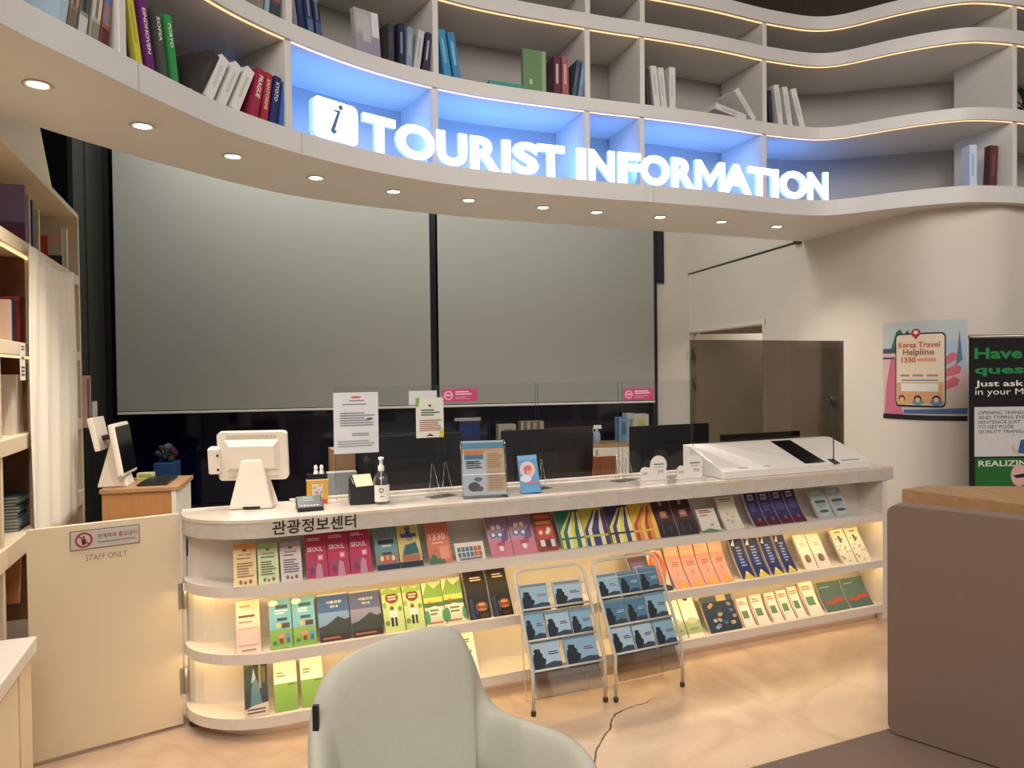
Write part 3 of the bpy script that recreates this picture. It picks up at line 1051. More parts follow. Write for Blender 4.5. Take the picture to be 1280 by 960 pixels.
FST = [('p', [(0, .7), (.3, 1), (.6, .84), (1, .96), (1, .6), (0, .58)], '#7aa83a'), ('r', 0, .52, 1, .64, '#c2cc44'), ('r', 0, .42, 1, .52, '#54703a'), ('e', .5, .3, .4, .14, '#ece0c2'), ('l', .25, .22, .75, .38, 2, '#6a8a44'),
       ('e', .08, .2, .14, .16, '#4a9a62'), ('e', .95, .2, .1, .14, '#4a9a62'), ('l', .1, .03, .9, .1, 1, '#c86a4a'), ('e', .3, .52, .08, .03, '#c05a3c')]
brochure(2, 534, 559, 728, 'green festival leaflet with a cream oval, left one of the pair', '#dcd9a8', FST, G2)
brochure(2, 559.5, 584, 723, 'green festival leaflet with a cream oval, right one of the pair', '#dcd9a8', FST, G2)
NGT = [('t', .3, .78, .06, 'NIGHT', '#d8c0a0', .5), ('e', .65, .25, .28, .09, '#7a4428'), ('e', .65, .28, .18, .03, '#d88a4a'), ('e', .65, .18, .22, .03, '#c06a34'), ('p', [(.05, 0), (.1, .4), (.25, .42), (.3, 0)], '#2c3a58'), ('r', .5, .02, .9, .1, '#4a2a22'), ('r', .36, .1, .4, .3, '#6a5a6a')]
NGT[0] = ('l', .3, .76, .82, .86, 2, '#d8c0a0')
brochure(2, 588, 615, 713, 'black night-view booklet with an orange glow, left one of the pair', '#1a1719', NGT, G2, th=.026)
brochure(2, 617, 643, 708, 'black night-view booklet with an orange glow, right one of the pair', '#1a1719', NGT, G2, th=.026)
brochure(2, 797, 820, 692, 'purple and violet booklet partly behind the right wire rack', '#4a3a62', [('r', 0, .86, 1, 1, '#7a3038'), ('r', .1, .5, .9, .78, '#5f4f84'), ('r', 0, 0, 1, .3, '#2c3c54'), ('l', .2, .55, .8, .7, 2, '#8a7aa8')], G2)
brochure(2, 822, 842, 689, 'booklet with a big orange-red fruit shape, just right of the rack top', '#e0c8a8', [('e', .5, .62, .5, .36, '#dd4a24'), ('p', [(.02, .6), (.98, .6), (.7, .2), (.5, .12), (.3, .2)], '#e0642c'), ('e', .4, .75, .2, .12, '#ec7a3c'), ('p', [(0, 0), (0, .1), (.5, .18), (1, .1), (1, 0)], '#2f4c52')], G2)
PCH = [('r', 0, .75, 1, 1, '#eeae92'), ('l', .3, .5, .85, .62, 3, '#9a5a52'), ('r', .5, .3, .56, .42, '#a85a4a'), ('p', [(.2, 0), (.45, .22), (.6, .2), (1, 0)], '#e0a04a'), ('l', .35, .82, .9, .86, 1, '#f4cdb6')]
for k, (x0, x1, yt) in enumerate(((846, 864, 681), (865, 883, 680), (884, 901, 678), (902, 919, 676))):
    brochure(2, x0, x1, yt, 'salmon pink leaflet on the middle shelf, %s from the left of four' % words[k], '#e79482', PCH, G2, bow=.018)
NVY = [('p', [(.05, .85), (.35, 1), (.3, .82)], '#c9ccd8'), ('l', .35, .3, .75, .82, 7, '#7f96c8'), ('p', [(.1, 0), (.5, .2), (.95, 0)], '#d8c23a'), ('e', .5, .15, .1, .03, '#ece8d0')]
for k, (x0, x1, yt) in enumerate(((929, 945, 674), (947, 963, 673), (966, 981, 671), (984, 998, 669))):
    brochure(2, x0, x1, yt, 'navy leaflet with a yellow triangle at its foot, %s from the left of four' % words[k], '#1f2a68', NVY, G2, bow=.008)
WB = [('l', .35, .66, .75, .76, 2, '#b89a7a'), ('e', .5, .3, .24, .12, '#8a6a42'), ('r', .3, .2, .5, .3, '#5a6a4a'), ('r', .5, .22, .72, .34, '#a07a52')]
brochure(2, 1008, 1023, 669, 'white leaflet with a small brown picture, left one of the pair beside the navy ones', '#e6dac6', WB, G2)
brochure(2, 1024, 1040, 668, 'white leaflet with a small brown picture, right one of the pair beside the navy ones', '#e6dac6', WB, G2)
DOT = [('e', random.uniform(.1, .9), random.uniform(.05, .85), .06, .02, random.choice(('#6a6258', '#8a7a5a', '#9a6a52'))) for _ in range(16)] + [('r', .3, .88, .7, .93, '#a8923a'), ('r', .4, .6, .52, .8, '#5a5248')]
brochure(2, 1055, 1072, 662, 'tall cream dotted leaflet at the right end of the middle shelf, left of two', '#e6dcc0', DOT, G2)
brochure(2, 1073, 1090, 660, 'tall cream dotted leaflet at the right end of the middle shelf, right of two', '#e6dcc0', DOT, G2)
# bottom shelf
brochure(3, 306, 337, 828, 'dark leaflet with a forest river photo, leftmost on the bottom shelf', '#2c3836', [('p', [(.2, 0), (.3, .5), (.45, .75), (.6, .6), (.75, .2), (.8, 0)], '#4f7684'), ('p', [(.3, .6), (.4, .9), (.5, .7)], '#8ab0bc'), ('r', .62, .5, .72, .95, '#8a7a5e'), ('r', .75, .6, .9, .9, '#5e5a44'),
         ('r', 0, .9, .4, 1, '#3c4c34'), ('p', [(0, 0), (0, .14), (.4, .2), (1, .24), (1, 0)], '#c8b8a0'), ('l', .1, .04, .9, .16, 2, '#6a4a42')], G3)
WG = [('r', 0, 0, 1, .56, '#7faa3a'), ('l', .12, .68, .5, .8, 2, '#8a8a6a'), ('l', .6, .5, .92, .54, 1, '#4a6a2c')]
brochure(3, 344, 374, 827, 'half white, half green booklet next to the dark river leaflet', '#efe6d0', WG, G3, th=.03)
brochure(3, 378, 407, 822, 'half white, half green booklet partly hidden by the pale armchair', '#efe6d0', WG, G3, th=.03)
brochure(3, 573, 601, 791, 'white flyer with a black ink drawing, just right of the pale armchair', '#ece2cc', [('l', .15, .76, .8, .86, 2, '#3a342c'), ('p', [(.3, .25), (.45, .5), (.6, .45), (.7, .3), (.5, .22)], '#4a463e'), ('p', [(.55, .35), (.8, .62), (.83, .6), (.6, .3)], '#2c2a26'), ('p', [(.3, .45), (.42, .58), (.46, .5)], '#2c2a26')], G3)
GRN = [('r', 0, .08, 1, .4, '#a6b878'), ('e', .5, .4, .35, .08, '#c0c894'), ('r', .2, .16, .8, .22, '#8aa05a'), ('e', .5, .93, .16, .04, '#5a5648')]
brochure(3, 843, 861, 748, 'white leaflet with a soft green lower half, left of the two beside the wire rack', '#ece4d2', GRN, G3)
brochure(3, 862, 881, 746, 'white leaflet with a soft green lower half, right of the two beside the wire rack', '#ece4d2', GRN, G3)
brochure(3, 889, 929, 745, 'wide dark teal illustrated booklet in the middle of the bottom shelf right section', '#27384a', [('r', 0, .84, 1, 1, '#3a5272'), ('r', .5, .84, .8, 1, '#b8a880')] + [('e', random.uniform(.1, .9), random.uniform(.1, .8), .06, .05, random.choice(('#5aa0a0', '#8a7aa0', '#4a6a9a', '#c08a6a', '#2c5a5a', '#9ab0b8'))) for _ in range(20)], G3, bow=.006)
WO = [('l', .2, .76, .85, .9, 2, '#b8705a'), ('r', .25, .3, .75, .56, '#5f8a5c'), ('r', .4, .38, .6, .48, '#2f6242'), ('p', [(0, 0), (0, 1), (.06, 1), (.06, 0)], '#cf6a3e')]
sx_ = ((931, 946, 748), (948, 964, 744), (967, 981, 741), (982, 996, 738), (997, 1010, 734), (1012, 1031, 728))
for k, (x0, x1, yt) in enumerate(sx_):
    brochure(3, x0, x1, yt, ('largest white leaflet with a green emblem, at the right end of its row' if k == 5 else 'white leaflet with a green emblem and orange edge, %s from the left of its row' % words[k]), '#e9dfcc', WO, G3, bow=.008, th=.022)
TR = [('l', .1, .8, .5, .86, 1, '#8fb0a8'), ('l', .1, .28, .9, .44, 1, '#c8482c'), ('t', .08, .3, .13, 'Seoul', '#d24a2c', .84)]
TR = [TR[0], ('p', [(.05, .25), (.2, .4), (.4, .32), (.6, .44), (.95, .4), (.95, .3), (.6, .3), (.4, .22), (.2, .28)], '#c8482c')]
brochure(3, 1035, 1064, 727, 'grey-green booklet with red script, left one of the pair at the right end', '#4f6a62', TR, G3, bow=.012)
brochure(3, 1065, 1093, 722, 'grey-green booklet with red script, right one of the pair at the right end', '#4f6a62', TR, G3, bow=.012)

# ------------------------------------------------------------------ wire display racks
def rack(fl, fr, top_t, ztop, zk, label, rows, side):
    a, b = hit(*fl, (0, 0, 0), (0, 0, 1)), hit(*fr, (0, 0, 0), (0, 0, 1))
    w = (b - a).length
    M = frame(a, b - a)
    t = thing('display_rack', label, 'rack', M, 'wire display racks in front of the counter')
    dT = top_t
    m = MB()
    pts = [(0, 0, .008), (0, 0, zk)]
    arc = []
    r = .04
    up = V((0, dT, ztop - zk)).normalized()
    e = V((0, dT, ztop))
    pts += [tuple(e - up * r)]
    pts += [tuple(e - up * r * .3 + V((r * .3, 0, 0)))]
    pts += [tuple(e + V((r, 0, 0)))]
    R_ = [(w - p[0], p[1], p[2]) for p in reversed(pts)]
    m.tube(pts + R_, .0085, 'tube_white', 10)
    m.build('frame', t)
    for x in (0, w):
        f = MB()
        f.lathe([(.012, 0), (.013, .02), (.010, .024)], 'rubber', 14, (x, 0, 0))
        f.build('rubber_foot', t)
    for x in (.02, w - .02):
        f = MB()
        f.tube([(x, dT * .92, ztop * .9), (x, .14, .012), (x, .14, .004)], .0028, 'tube_white', 6)
        f.build('rear_leg', t)
    f = MB()
    f.tube([(.02, .14, .012), (w - .02, .14, .012)], .0028, 'tube_white', 6)
    f.build('cross_wire', t)
    f = MB()
    f.tube([(.0, dT * .86, ztop * .86), (w, dT * .86, ztop * .86)], .003, 'tube_white', 6)
    f.build('cross_wire', t)
    zr = [zk + (ztop - zk) * q for q in (0.02, .30, .60)]
    objs = []
    lean = math.atan2(dT, ztop - zk)
    for i, z in enumerate(zr):
        y = dT * (z - zk) / (ztop - zk)
        f = MB()
        f.tube([(0, y, z), (w, y, z)], .006, 'tube_white', 8)
        f.build('rail', t)
        R = Mx.Translation((0, y + .012, z - .05)) @ Mx.Rotation(-lean * .9, 4, 'X')
        f = MB()
        f.box((.012, .024, -.02 if i == 0 else 0), (w - .012, .026, .14), 'acrylic', R)
        f.box((.012, -.002, -.02 if i == 0 else 0), (w - .012, 0, .06), 'acrylic', R)
        f.box((.012, -.002, -.001), (w - .012, .026, .001), 'acrylic', R)
        if i == 0:
            f.box((.014, .012, -.085), (w - .014, .0135, .03), 'acrylic_grey', R)
        f.build('pocket', t)
        for j, (u0, u1, hh, sty) in enumerate(rows[i]):
            bw = (u1 - u0) * w - .003
            bh = hh
            q = MB()
            q.box((0, 0, 0), (bw, .014, bh), ink('#8fb8cc'))
            sky = {'p': '#93bfd6', 'w': '#a9c4d6', 'd': '#86b2cc', 'k': '#4f7f9c'}[sty]
            arts = [('r', 0, 0, 1, 1, sky), ('p', [(0, 0), (0, .12), (.3, .2), (.7, .3), (1, .26), (1, 0)], '#39495a'), ('p', [(.03, .06), (.02, .4), (.05, .56), (.10, .60), (.08, .70), (.14, .74), (.30, .72), (.31, .62), (.37, .56), (.36, .47), (.47, .38), (.42, .24), (.30, .14)], '#252e38'),
                    ('r', .02, .9, .98, .99, '#6c8ea2')]
            tc_ = {'p': '#c8506e', 'w': '#2c4a6a', 'd': '#7a3f62', 'k': '#a8c4d4'}[sty]
            arts.append(('l', .58, .5, .94, .62, 2, tc_))
            poly_art(q, bw, bh, arts, 0.0006)
            RR = Mx.Translation((u0 * w + .0015, y + .0135, z - .018)) @ Mx.Rotation(-lean * .9, 4, 'X')
            o = q.build('booklet', None, M @ RR)
            pos = ('left', 'middle', 'right')[j] if len(rows[i]) == 3 else ('left', 'right')[j]
            lev = ('bottom', 'middle', 'top')[i]
            tag(o, 'pale blue booklet with dark rocks, %s in the %s row, %s wire rack' % (pos, lev, side), 'booklet', 'pale blue booklets in the wire racks')
    return t


def rack_from_px(fl, fr, topl, kneel, label, rows, side):
    a, b = hit(*fl, (0, 0, 0), (0, 0, 1)), hit(*fr, (0, 0, 0), (0, 0, 1))
    M = frame(a, b - a)
    zk = bis(lambda z: proj(M @ V((0, 0, z)))[1] - kneel[1], .05, .5)
    n = M.to_3x3() @ V((0, 1, 0))
    p = M.inverted() @ hit(*topl, a, M.to_3x3() @ V((1, 0, 0)))
    rack(fl, fr, max(.12, min(.30, p.y)), p.z, zk, label, rows, side)


rack_from_px((667, 895), (757, 877), (641.5, 714), (668.6, 843), 'white wire display rack with pale blue booklets, the one nearer the pale armchair',
             [[(.04, .44, .15, 'w'), (.5, .96, .145, 'd')], [(.03, .3, .15, 'd'), (.32, .66, .14, 'w'), (.67, .97, .135, 'd')], [(.05, .44, .135, 'p'), (.52, .92, .13, 'w')]], 'left')
rack_from_px((770, 877), (853, 858), (738.5, 702), (770, 821), 'white wire display rack with blue booklets, in front of the orange fruit booklet',
             [[(.03, .33, .15, 'w'), (.35, .64, .145, 'w'), (.67, .98, .14, 'd')], [(.03, .34, .14, 'k'), (.36, .64, .14, 'k'), (.66, .97, .145, 'd')], [(.03, .34, .13, 'p'), (.36, .65, .13, 'k'), (.67, .97, .14, 'k')]], 'right')

# ------------------------------------------------------------------ things standing on the counter
TOPZ = 1.0005


def on_top(px, py=None, t=None):
    """counter-frame point on the counter top seen at a pixel"""
    if t is None:
        p = cz(px, py, 1.0)
        return V((p.x, p.y, TOPZ))
    s = bis(lambda s: proj(cpt(s, t, 1.0))[0] - px, -.2, 4.5)
    return V((s, t, TOPZ))


def at_ct(p, rot=0.0):
    return CM @ Mx.Translation(p) @ Mx.Rotation(rot, 4, 'Z')


# white point-of-sale terminal seen from the back
p = on_top(317, t=.34)
t = thing('pos_terminal', 'white point-of-sale terminal seen from behind, on the left end of the counter', 'computer', at_ct(p, math.radians(-16)))
m = MB()
vs = [(-.105, .02, 0), (.105, .02, 0), (.105, .17, 0), (-.105, .17, 0), (-.05, .055, .24), (.05, .055, .24), (.05, .10, .24), (-.05, .10, .24)]
vs = [(x, y - .08, z) for x, y, z in vs]
m.add(vs, [(0, 3, 2, 1), (4, 5, 6, 7), (0, 1, 5, 4), (1, 2, 6, 5), (2, 3, 7, 6), (3, 0, 4, 7)], 'cream_plastic')
o = m.build('stand', t, bevel=0.014, seg=3)
m = MB()
m.box((-.035, -.0645, .004), (.045, -.0595, .014), 'frame_black')
m.text('POS', ink('#a59c8c'), .006, (-.03, -.0445, .10), (1, 0, 0), (0, .145, 1))
m.v = m.v[:8]
m.f = m.f[:6]
m.m = m.m[:6]
m.sm = m.sm[:6]
m.build('cable_slot', t)
T = Mx.Translation((0, .02, .112)) @ Mx.Rotation(math.radians(8), 4, 'X')
m = MB()
m.prism(rrect(-.165, .02, .165, .262, .02), -.035, 0, 'cream_plastic', T @ RX)
b_ = m.build('screen_body', t, bevel=.006, seg=3)
m = MB()
m.add([T @ V(q) for q in [(-.13, -.0005, .07), (.13, -.0005, .07), (.13, -.0005, .225), (-.13, -.0005, .225), (-.105, -.022, .085), (.105, -.022, .085), (.105, -.022, .195), (-.105, -.022, .195)]],
      [(4, 5, 6, 7), (0, 1, 5, 4), (1, 2, 6, 5), (2, 3, 7, 6), (3, 0, 4, 7)], 'cream_plastic')
for k in range(26):
    m.box((-.12 + k * .0092, -.002, .232), (-.1145 + k * .0092, .001, .25), 'paper_edge', T)
for k in range(9):
    m.box((-.12 + k * .0092, -.002, .03), (-.1145 + k * .0092, .001, .042), 'paper_edge', T)
    m.box((.04 + k * .0092, -.002, .03), (.0455 + k * .0092, .001, .042), 'paper_edge', T)
m.build('rear_housing', t)
m = MB()
m.box((-.205, -.03, .06), (-.150, .03, .19), 'cream_plastic', T)
s_ = m.build('card_swipe_module', t, bevel=.008, seg=3)
for z in (.085, .155):
    m = MB()
    m.lathe([(.006, 0), (.006, .002)], 'frame_black', 10, (0, 0, 0), T @ Mx.Translation((-.158, -.0305, z)) @ Mx.Rotation(PI / 2, 4, 'X'))
    m.build('screw', s_)
m = MB()
m.box((-.15, .036, .03), (.15, .038, .255), 'screen_black', T)
m.build('screen', t)

# card reader
p = on_top(387, t=.15)
t = thing('card_reader', 'small black payment reader with a greenish display lying at the counter edge', 'card reader', at_ct((p.x, p.y, TOPZ), 0.02))
m = MB()
m.add([(-.06, -.045, 0), (.06, -.045, 0), (.06, .045, 0), (-.06, .045, 0), (-.06, -.045, .018), (.06, -.045, .018), (.06, .045, .062), (-.06, .045, .062)],
      [(0, 3, 2, 1), (4, 5, 6, 7), (0, 1, 5, 4), (1, 2, 6, 5), (2, 3, 7, 6), (3, 0, 4, 7)], 'black_plastic')
m.build('body', t, bevel=.004)
m = MB()
mat('lcd', '#4c5f58', .2, var=.05)
q = lambda x, s, o=.001: V((x, -.045 + .09 * s, .018 + .044 * s + o))
m.add([q(-.05, .4), q(.05, .4), q(.05, .92), q(-.05, .92)], [(0, 1, 2, 3)], 'lcd')
for s in (.55, .7, .82):
    m.add([q(-.03, s, .0016), q(.02, s, .0016), q(.02, s + .04, .0016), q(-.03, s + .04, .0016)], [(0, 1, 2, 3)], ink('#93a39a'))
for k in range(6):
    m.add([q(-.045 + k * .015, .12, .0016), q(-.036 + k * .015, .12, .0016), q(-.036 + k * .015, .2, .0016), q(-.045 + k * .015, .2, .0016)], [(0, 1, 2, 3)], ink('#c8c4bc'))
m.build('display', t)

# orange stand with a small figurine on top
p = on_top(397, t=.30)
t = thing('notice_stand', 'small orange and yellow notice stand with a figurine on top, behind the card reader', 'stand', at_ct(p, -.12))
m = MB()
m.box((-.052, -.012, 0), (.052, .012, .118), ink('#e2a52c'))
m.box((-.054, -.014, .118), (.054, .014, .124), ink('#f0dca0'))
m.box((-.05, -.011, .124), (.05, .011, .15), 'frame_black')
m.build('panel', t)
m = MB()
m.box((-.026, -.0135, .035), (.026, -.0125, .10), ink('#d8d2c4'))
for _ in range(14):
    x, z = random.uniform(-.02, .016), random.uniform(.04, .09)
    m.box((x, -.0142, z), (x + .008, -.0137, z + .007), ink(random.choice(('#c8667a', '#5a9a8a', '#7a7ac0', '#c89a4a'))))
m.box((.02, -.0142, .004), (.045, -.0137, .022), ink('#c84a6a'))
m.build('label', t)
m = MB()
for x in (-.006, .022):
    m.lathe([(.012, 0), (.010, .015), (.006, .02), (.010, .03), (.008, .04), (.002, .046)], 'white_plastic', 12, (x, 0, .15))
m.build('figurine', t)

# black box with a cream memo
p = on_top(452, t=.22)
t = thing('memo_box', 'black slanted box with a cream memo card on top, left of the sanitizer bottle', 'box', at_ct(p, -.1))
m = MB()
m.add([(-.062, -.05, 0), (.062, -.05, 0), (.062, .05, 0), (-.062, .05, 0), (-.04, -.03, .10), (.062, -.03, .10), (.05, .03, .14), (-.062, .03, .14)],
      [(0, 3, 2, 1), (4, 5, 6, 7), (0, 1, 5, 4), (1, 2, 6, 5), (2, 3, 7, 6), (3, 0, 4, 7)], 'black_plastic')
m.build('body', t, bevel=.006)
m = MB()
m.add([(-.028, -.038, .088), (.056, -.038, .092), (.044, .005, .145), (-.044, .005, .142)], [(0, 1, 2, 3)], ink('#eadbb0'))
m.build('memo_card', t, solid=.002)

# sanitizer bottle
p = on_top(477, t=.17)
t = thing('sanitizer_bottle', 'clear pump bottle with a white label, standing on the counter left of the clear holders', 'bottle', at_ct(p, 0) @ Mx.Scale(1.13, 4))
m = MB()
m.lathe([(.032, 0), (.035, .006), (.035, .105), (.028, .125), (.013, .138), (.012, .145)], 'bottle_clear', 24)
m.build('body', t)
m = MB()
vs = []
for k in range(13):
    a = math.radians(-160 + 140 * k / 12)
    vs += [(.0358 * math.cos(a), .0358 * math.sin(a), .012), (.0358 * math.cos(a), .0358 * math.sin(a), .085)]
m.add(vs, [(2 * k, 2 * k + 2, 2 * k + 3, 2 * k + 1) for k in range(12)], 'white_plastic', True)
for k in range(10):
    a = 2 * PI * k / 10
    m.box((-.008 + .009 * math.cos(a) - .002, -.0368, .062 + .009 * math.sin(a) - .002), (-.008 + .009 * math.cos(a) + .002, -.036, .062 + .009 * math.sin(a) + .002), ink('#2c2c2e'))
m.box((-.015, -.0372, .034), (.004, -.0364, .037), ink('#5a5a5c'))
m.build('label', t)
m = MB()
m.lathe([(.014, .145), (.014, .165), (.008, .17), (.007, .192), (.012, .194), (.013, .204), (.004, .206)], 'white_plastic', 16)
m.tube([(0, 0, .198), (-.008, -.02, .199), (-.01, -.034, .194)], .0045, 'white_plastic', 8)
m.tube([(0, 0, .145), (0, 0, .02)], .003, 'white_plastic', 6)
m.build('pump', t)

# clear leaflet holders without leaflets
def holder(px, t_, w, h, label, dbl=True, cat='holder'):
    p = on_top(px, t=t_)
    t = thing('leaflet_holder', label, cat, at_ct(p, 0.35), 'empty clear leaflet holders on the counter')
    m = MB()
    for x in ((-w * .28, w * .28) if dbl else (0,)):
        m.add([(x - w * .26, 0, 0), (x + w * .26, 0, 0), (x + w * .03, .02, h), (x - w * .03, .02, h)], [(0, 1, 2, 3)], 'acrylic')
    m.box((-w * .5, -.03, 0), (w * .5, .05, .003), 'acrylic')
    m.build('panel', t)
    m = MB()
    for x in ((-w * .28, w * .28) if dbl else (0,)):
        m.tube([(x - w * .26, 0, .002), (x - w * .03, .02, h), (x + w * .03, .02, h), (x + w * .26, 0, .002)], .0022, 'acrylic_edge', 6)
    m.build('edge', t)
    return t


holder(552, .22, .15, .175, 'empty clear leaflet holder between the sanitizer bottle and the tilted poster')
holder(680, .22, .09, .16, 'single empty clear leaflet holder right of the light blue leaflets', False)
holder(781, .26, .16, .16, 'empty clear leaflet holder in front of the brown folder')

# tilted acrylic poster holder
p = on_top(607, t=.10)
M = at_ct(p, math.radians(-9))
t = thing('poster_holder', 'clear tilted sign holder with a printed tourist notice, middle of the counter', 'sign holder', M)
TM = Mx.Rotation(-math.radians(14), 4, 'X')
PW, PH = .225, .285
m = MB()
m.box((-PW / 2 - .006, -.004, 0), (PW / 2 + .006, -.002, PH + .012), 'acrylic', TM)
m.box((-PW / 2 - .006, .003, 0), (PW / 2 + .006, .005, PH + .012), 'acrylic', TM)
m.box((-PW / 2 - .006, -.03, 0), (PW / 2 + .006, .06, .003), 'acrylic')
m.build('acrylic_case', t)
m = MB()
m.fn = lambda q: TM @ V((q.x - PW / 2, q.y, q.z + .012))
m.box((0, -.0005, 0), (PW, .001, PH), ink('#c9d3d8'))
poly_art(m, PW, PH - .01, [('r', 0, .86, 1, 1, '#5b9ab8'), ('r', .0, .8, 1, .88, '#e8a060'), ('r', .55, .06, 1, .84, '#d9b98c'), ('r', .05, .74, .5, .84, '#d88a5a'), ('r', .05, .68, .5, .76, '#4a86a0'), ('l', .08, .5, .46, .66, 4, '#4a4444'),
                           ('l', .6, .5, .95, .8, 8, '#b08a64'), ('e', .25, .16, .14, .09, '#5a5c5e'), ('e', .38, .12, .08, .05, '#8a5a4a'), ('e', .35, .3, .1, .04, '#6a7c84'), ('l', .6, .1, .95, .44, 7, '#b89a78'),
                           ('t', .08, .61, .035, 'Tourist', '#2f2f33'), ('r', .0, .375, 1, .4, '#f4efe4')])
m.build('poster', t)
m = MB()
m.tube([TM @ V((-PW / 2 - .006, 0, 0)), TM @ V((-PW / 2 - .006, 0, PH + .012)), TM @ V((PW / 2 + .006, 0, PH + .012)), TM @ V((PW / 2 + .006, 0, 0))], .0022, 'acrylic_edge', 6)
m.build('case_edge', t)

# light blue leaflets
p = on_top(664, t=.10)
M = at_ct(p, math.radians(-12))
t = thing('leaflet_stack', 'light blue leaflets with a pink blossom print, leaning in a clear stand on the counter', 'leaflets', M)
TM = Mx.Rotation(-math.radians(20), 4, 'X') @ Mx.Rotation(math.radians(-3), 4, 'Y')
m = MB()
m.fn = lambda q: TM @ V((q.x - .05, q.y, q.z + .004))
m.box((0, 0, 0), (.105, .016, .205), ink('#5ba3d8'))
poly_art(m, .105, .205, [('e', .45, .62, .4, .22, '#e9c9c0'), ('e', .45, .6, .26, .12, '#e89a90'), ('e', .5, .66, .16, .07, '#e4685c'), ('r', .3, .5, .36, .7, '#5a6ab0'), ('l', .3, .2, .95, .32, 1, '#d86a8a'), ('r', 0, .86, 1, 1, '#6db2e4'), ('e', .3, .38, .3, .1, '#d8dce4')])
m.build('leaflet', t)
m = MB()
m.box((-.055, -.012, 0), (.06, .05, .003), 'acrylic')
m.build('clear_stand', t)

# round white desk tags
for px, lab, ty in ((817, 'white round-topped desk tag, the left of two beside the slanted console', .22), (862, 'white round-topped desk tag touching the slanted white console', .18)):
    p = on_top(px, t=ty)
    t = thing('desk_tag', lab, 'sign', at_ct(p, 0) @ Mx.Scale(1.15, 4))
    m = MB()
    w = .20
    m.prism([(-.08, 0), (.078, 0), (.078, .04)] + [(.03 + .05 * math.cos(a), .073 + .05 * math.sin(a)) for a in [math.radians(-25 + 215 * k / 12) for k in range(13)]] +
            [(-.052 + .028 * math.cos(a), .04 + .028 * math.sin(a)) for a in [math.radians(60 + 120 * k / 6) for k in range(7)]], -.003, .003, 'white_plastic', RX)
    m.box((-.08, -.02, 0), (.078, .025, .004), 'white_plastic')
    m.build('plate', t)
    m = MB()
    m.text('안내', ink('#4a4e48'), .018, (.022, -.0042, .032), (1, 0, 0), (0, 0, 1))
    m.box((.0, -.0042, .075), (.062, -.0036, .082), ink('#7d8a74'))
    m.box((.005, -.0042, .062), (.057, -.0036, .066), ink('#a8b09c'))
    m.text('안내', ink('#4a4e48'), .014, (-.068, -.0042, .028), (1, 0, 0), (0, 0, 1))
    m.build('print', t)

# slanted console with panel and gooseneck microphone
a = cz(921, 603, 1.0)
bx = cz(1119, 588, 1.0)
t = thing('slanted_console', 'wide white slanted console with a black inset, on the right end of the counter', 'console', CM @ Mx.Translation((a.x, .035, TOPZ)))
w = min(bx.x, CL) - a.x - .01
m = MB()
m.add([(0, 0, 0), (w, 0, 0), (w, .40, 0), (0, .40, 0), (0, 0, .045), (w, 0, .045), (w, .34, .172), (0, .34, .172), (w, .40, .172), (0, .40, .172)],
      [(0, 3, 2, 1), (0, 1, 5, 4), (4, 5, 6, 7), (7, 6, 8, 9), (1, 2, 8, 6, 5), (3, 0, 4, 7, 9), (2, 3, 9, 8)], 'white_plastic')
m.build('body', t, bevel=.004)
sl = lambda x, s, o=.001: V((x, .34 * s, .045 + .127 * s + o))
m = MB()
inv = t.matrix_world.inverted()


def slx(u, v):
    n = t.matrix_world.to_3x3() @ V((0, -.127, .34)).normalized()
    return inv @ hit(u, v, t.matrix_world @ V((0, 0, .046)), n)


c4 = [slx(1008, 581), slx(1033, 579), slx(1000, 556.5), slx(974, 558)]
xs = [(c4[0].x + c4[3].x) / 2, (c4[1].x + c4[2].x) / 2]
m.add([sl(xs[0], .06), sl(xs[1], .06), sl(xs[1], .97), sl(xs[0], .97)], [(0, 1, 2, 3)], 'screen_black')
m.build('black_panel', t)
m = MB()
for u, ww in ((.11, .07), (.27, .05), (.80, .16)):
    m.add([sl(w * u, .06), sl(w * u + ww, .06), sl(w * u + ww, .10), sl(w * u, .10)], [(0, 1, 2, 3)], ink('#a8a09a'))
m.build('print', t)
mc = slx(1042, 577)
t = thing('gooseneck_microphone', 'thin black upright microphone standing on the white console', 'microphone', t.matrix_world @ Mx.Translation(sl(mc.x, mc.y / .34, .001)))
m = MB()
m.box((-.022, -.03, 0), (.022, .03, .006), 'black_plastic', Mx.Rotation(math.radians(20), 4, 'X'))
m.build('base', t)
m = MB()
m.tube([(0, 0, .004), (0, 0, .1), (-.001, 0, .25), (-.003, 0, .36)], .0035, 'frame_black', 8)
m.build('stem', t)
m = MB()
m.lathe([(.006, .355), (.016, .362), (.019, .385), (.018, .405), (.008, .415), (.001, .417)], 'frame_black', 14)
m.build('windscreen', t)

# tinted glass screen
a, b = ct(868, 423, DEP - .03), ct(1060, 427, DEP - .03)
t = thing('tinted_screen', 'smoky brown tinted glass screen standing behind the white console', 'glass screen', CM @ Mx.Translation((a.x, DEP + .012, 0.93)))
m = MB()
m.box((0, -.004, 0), (b.x - a.x, .004, (a.z + b.z) / 2 - .93), 'tint_glass')
m.build('tinted_screen', t)
m = MB()
for x in (.1, b.x - a.x - .12):
    m.box((x, -.012, -.06), (x + .03, .012, .0), 'steel')
m.box((-.004, -.006, 0), (0.0, .006, (a.z + b.z) / 2 - .93), 'acrylic_edge')
m.build('clamp', t)

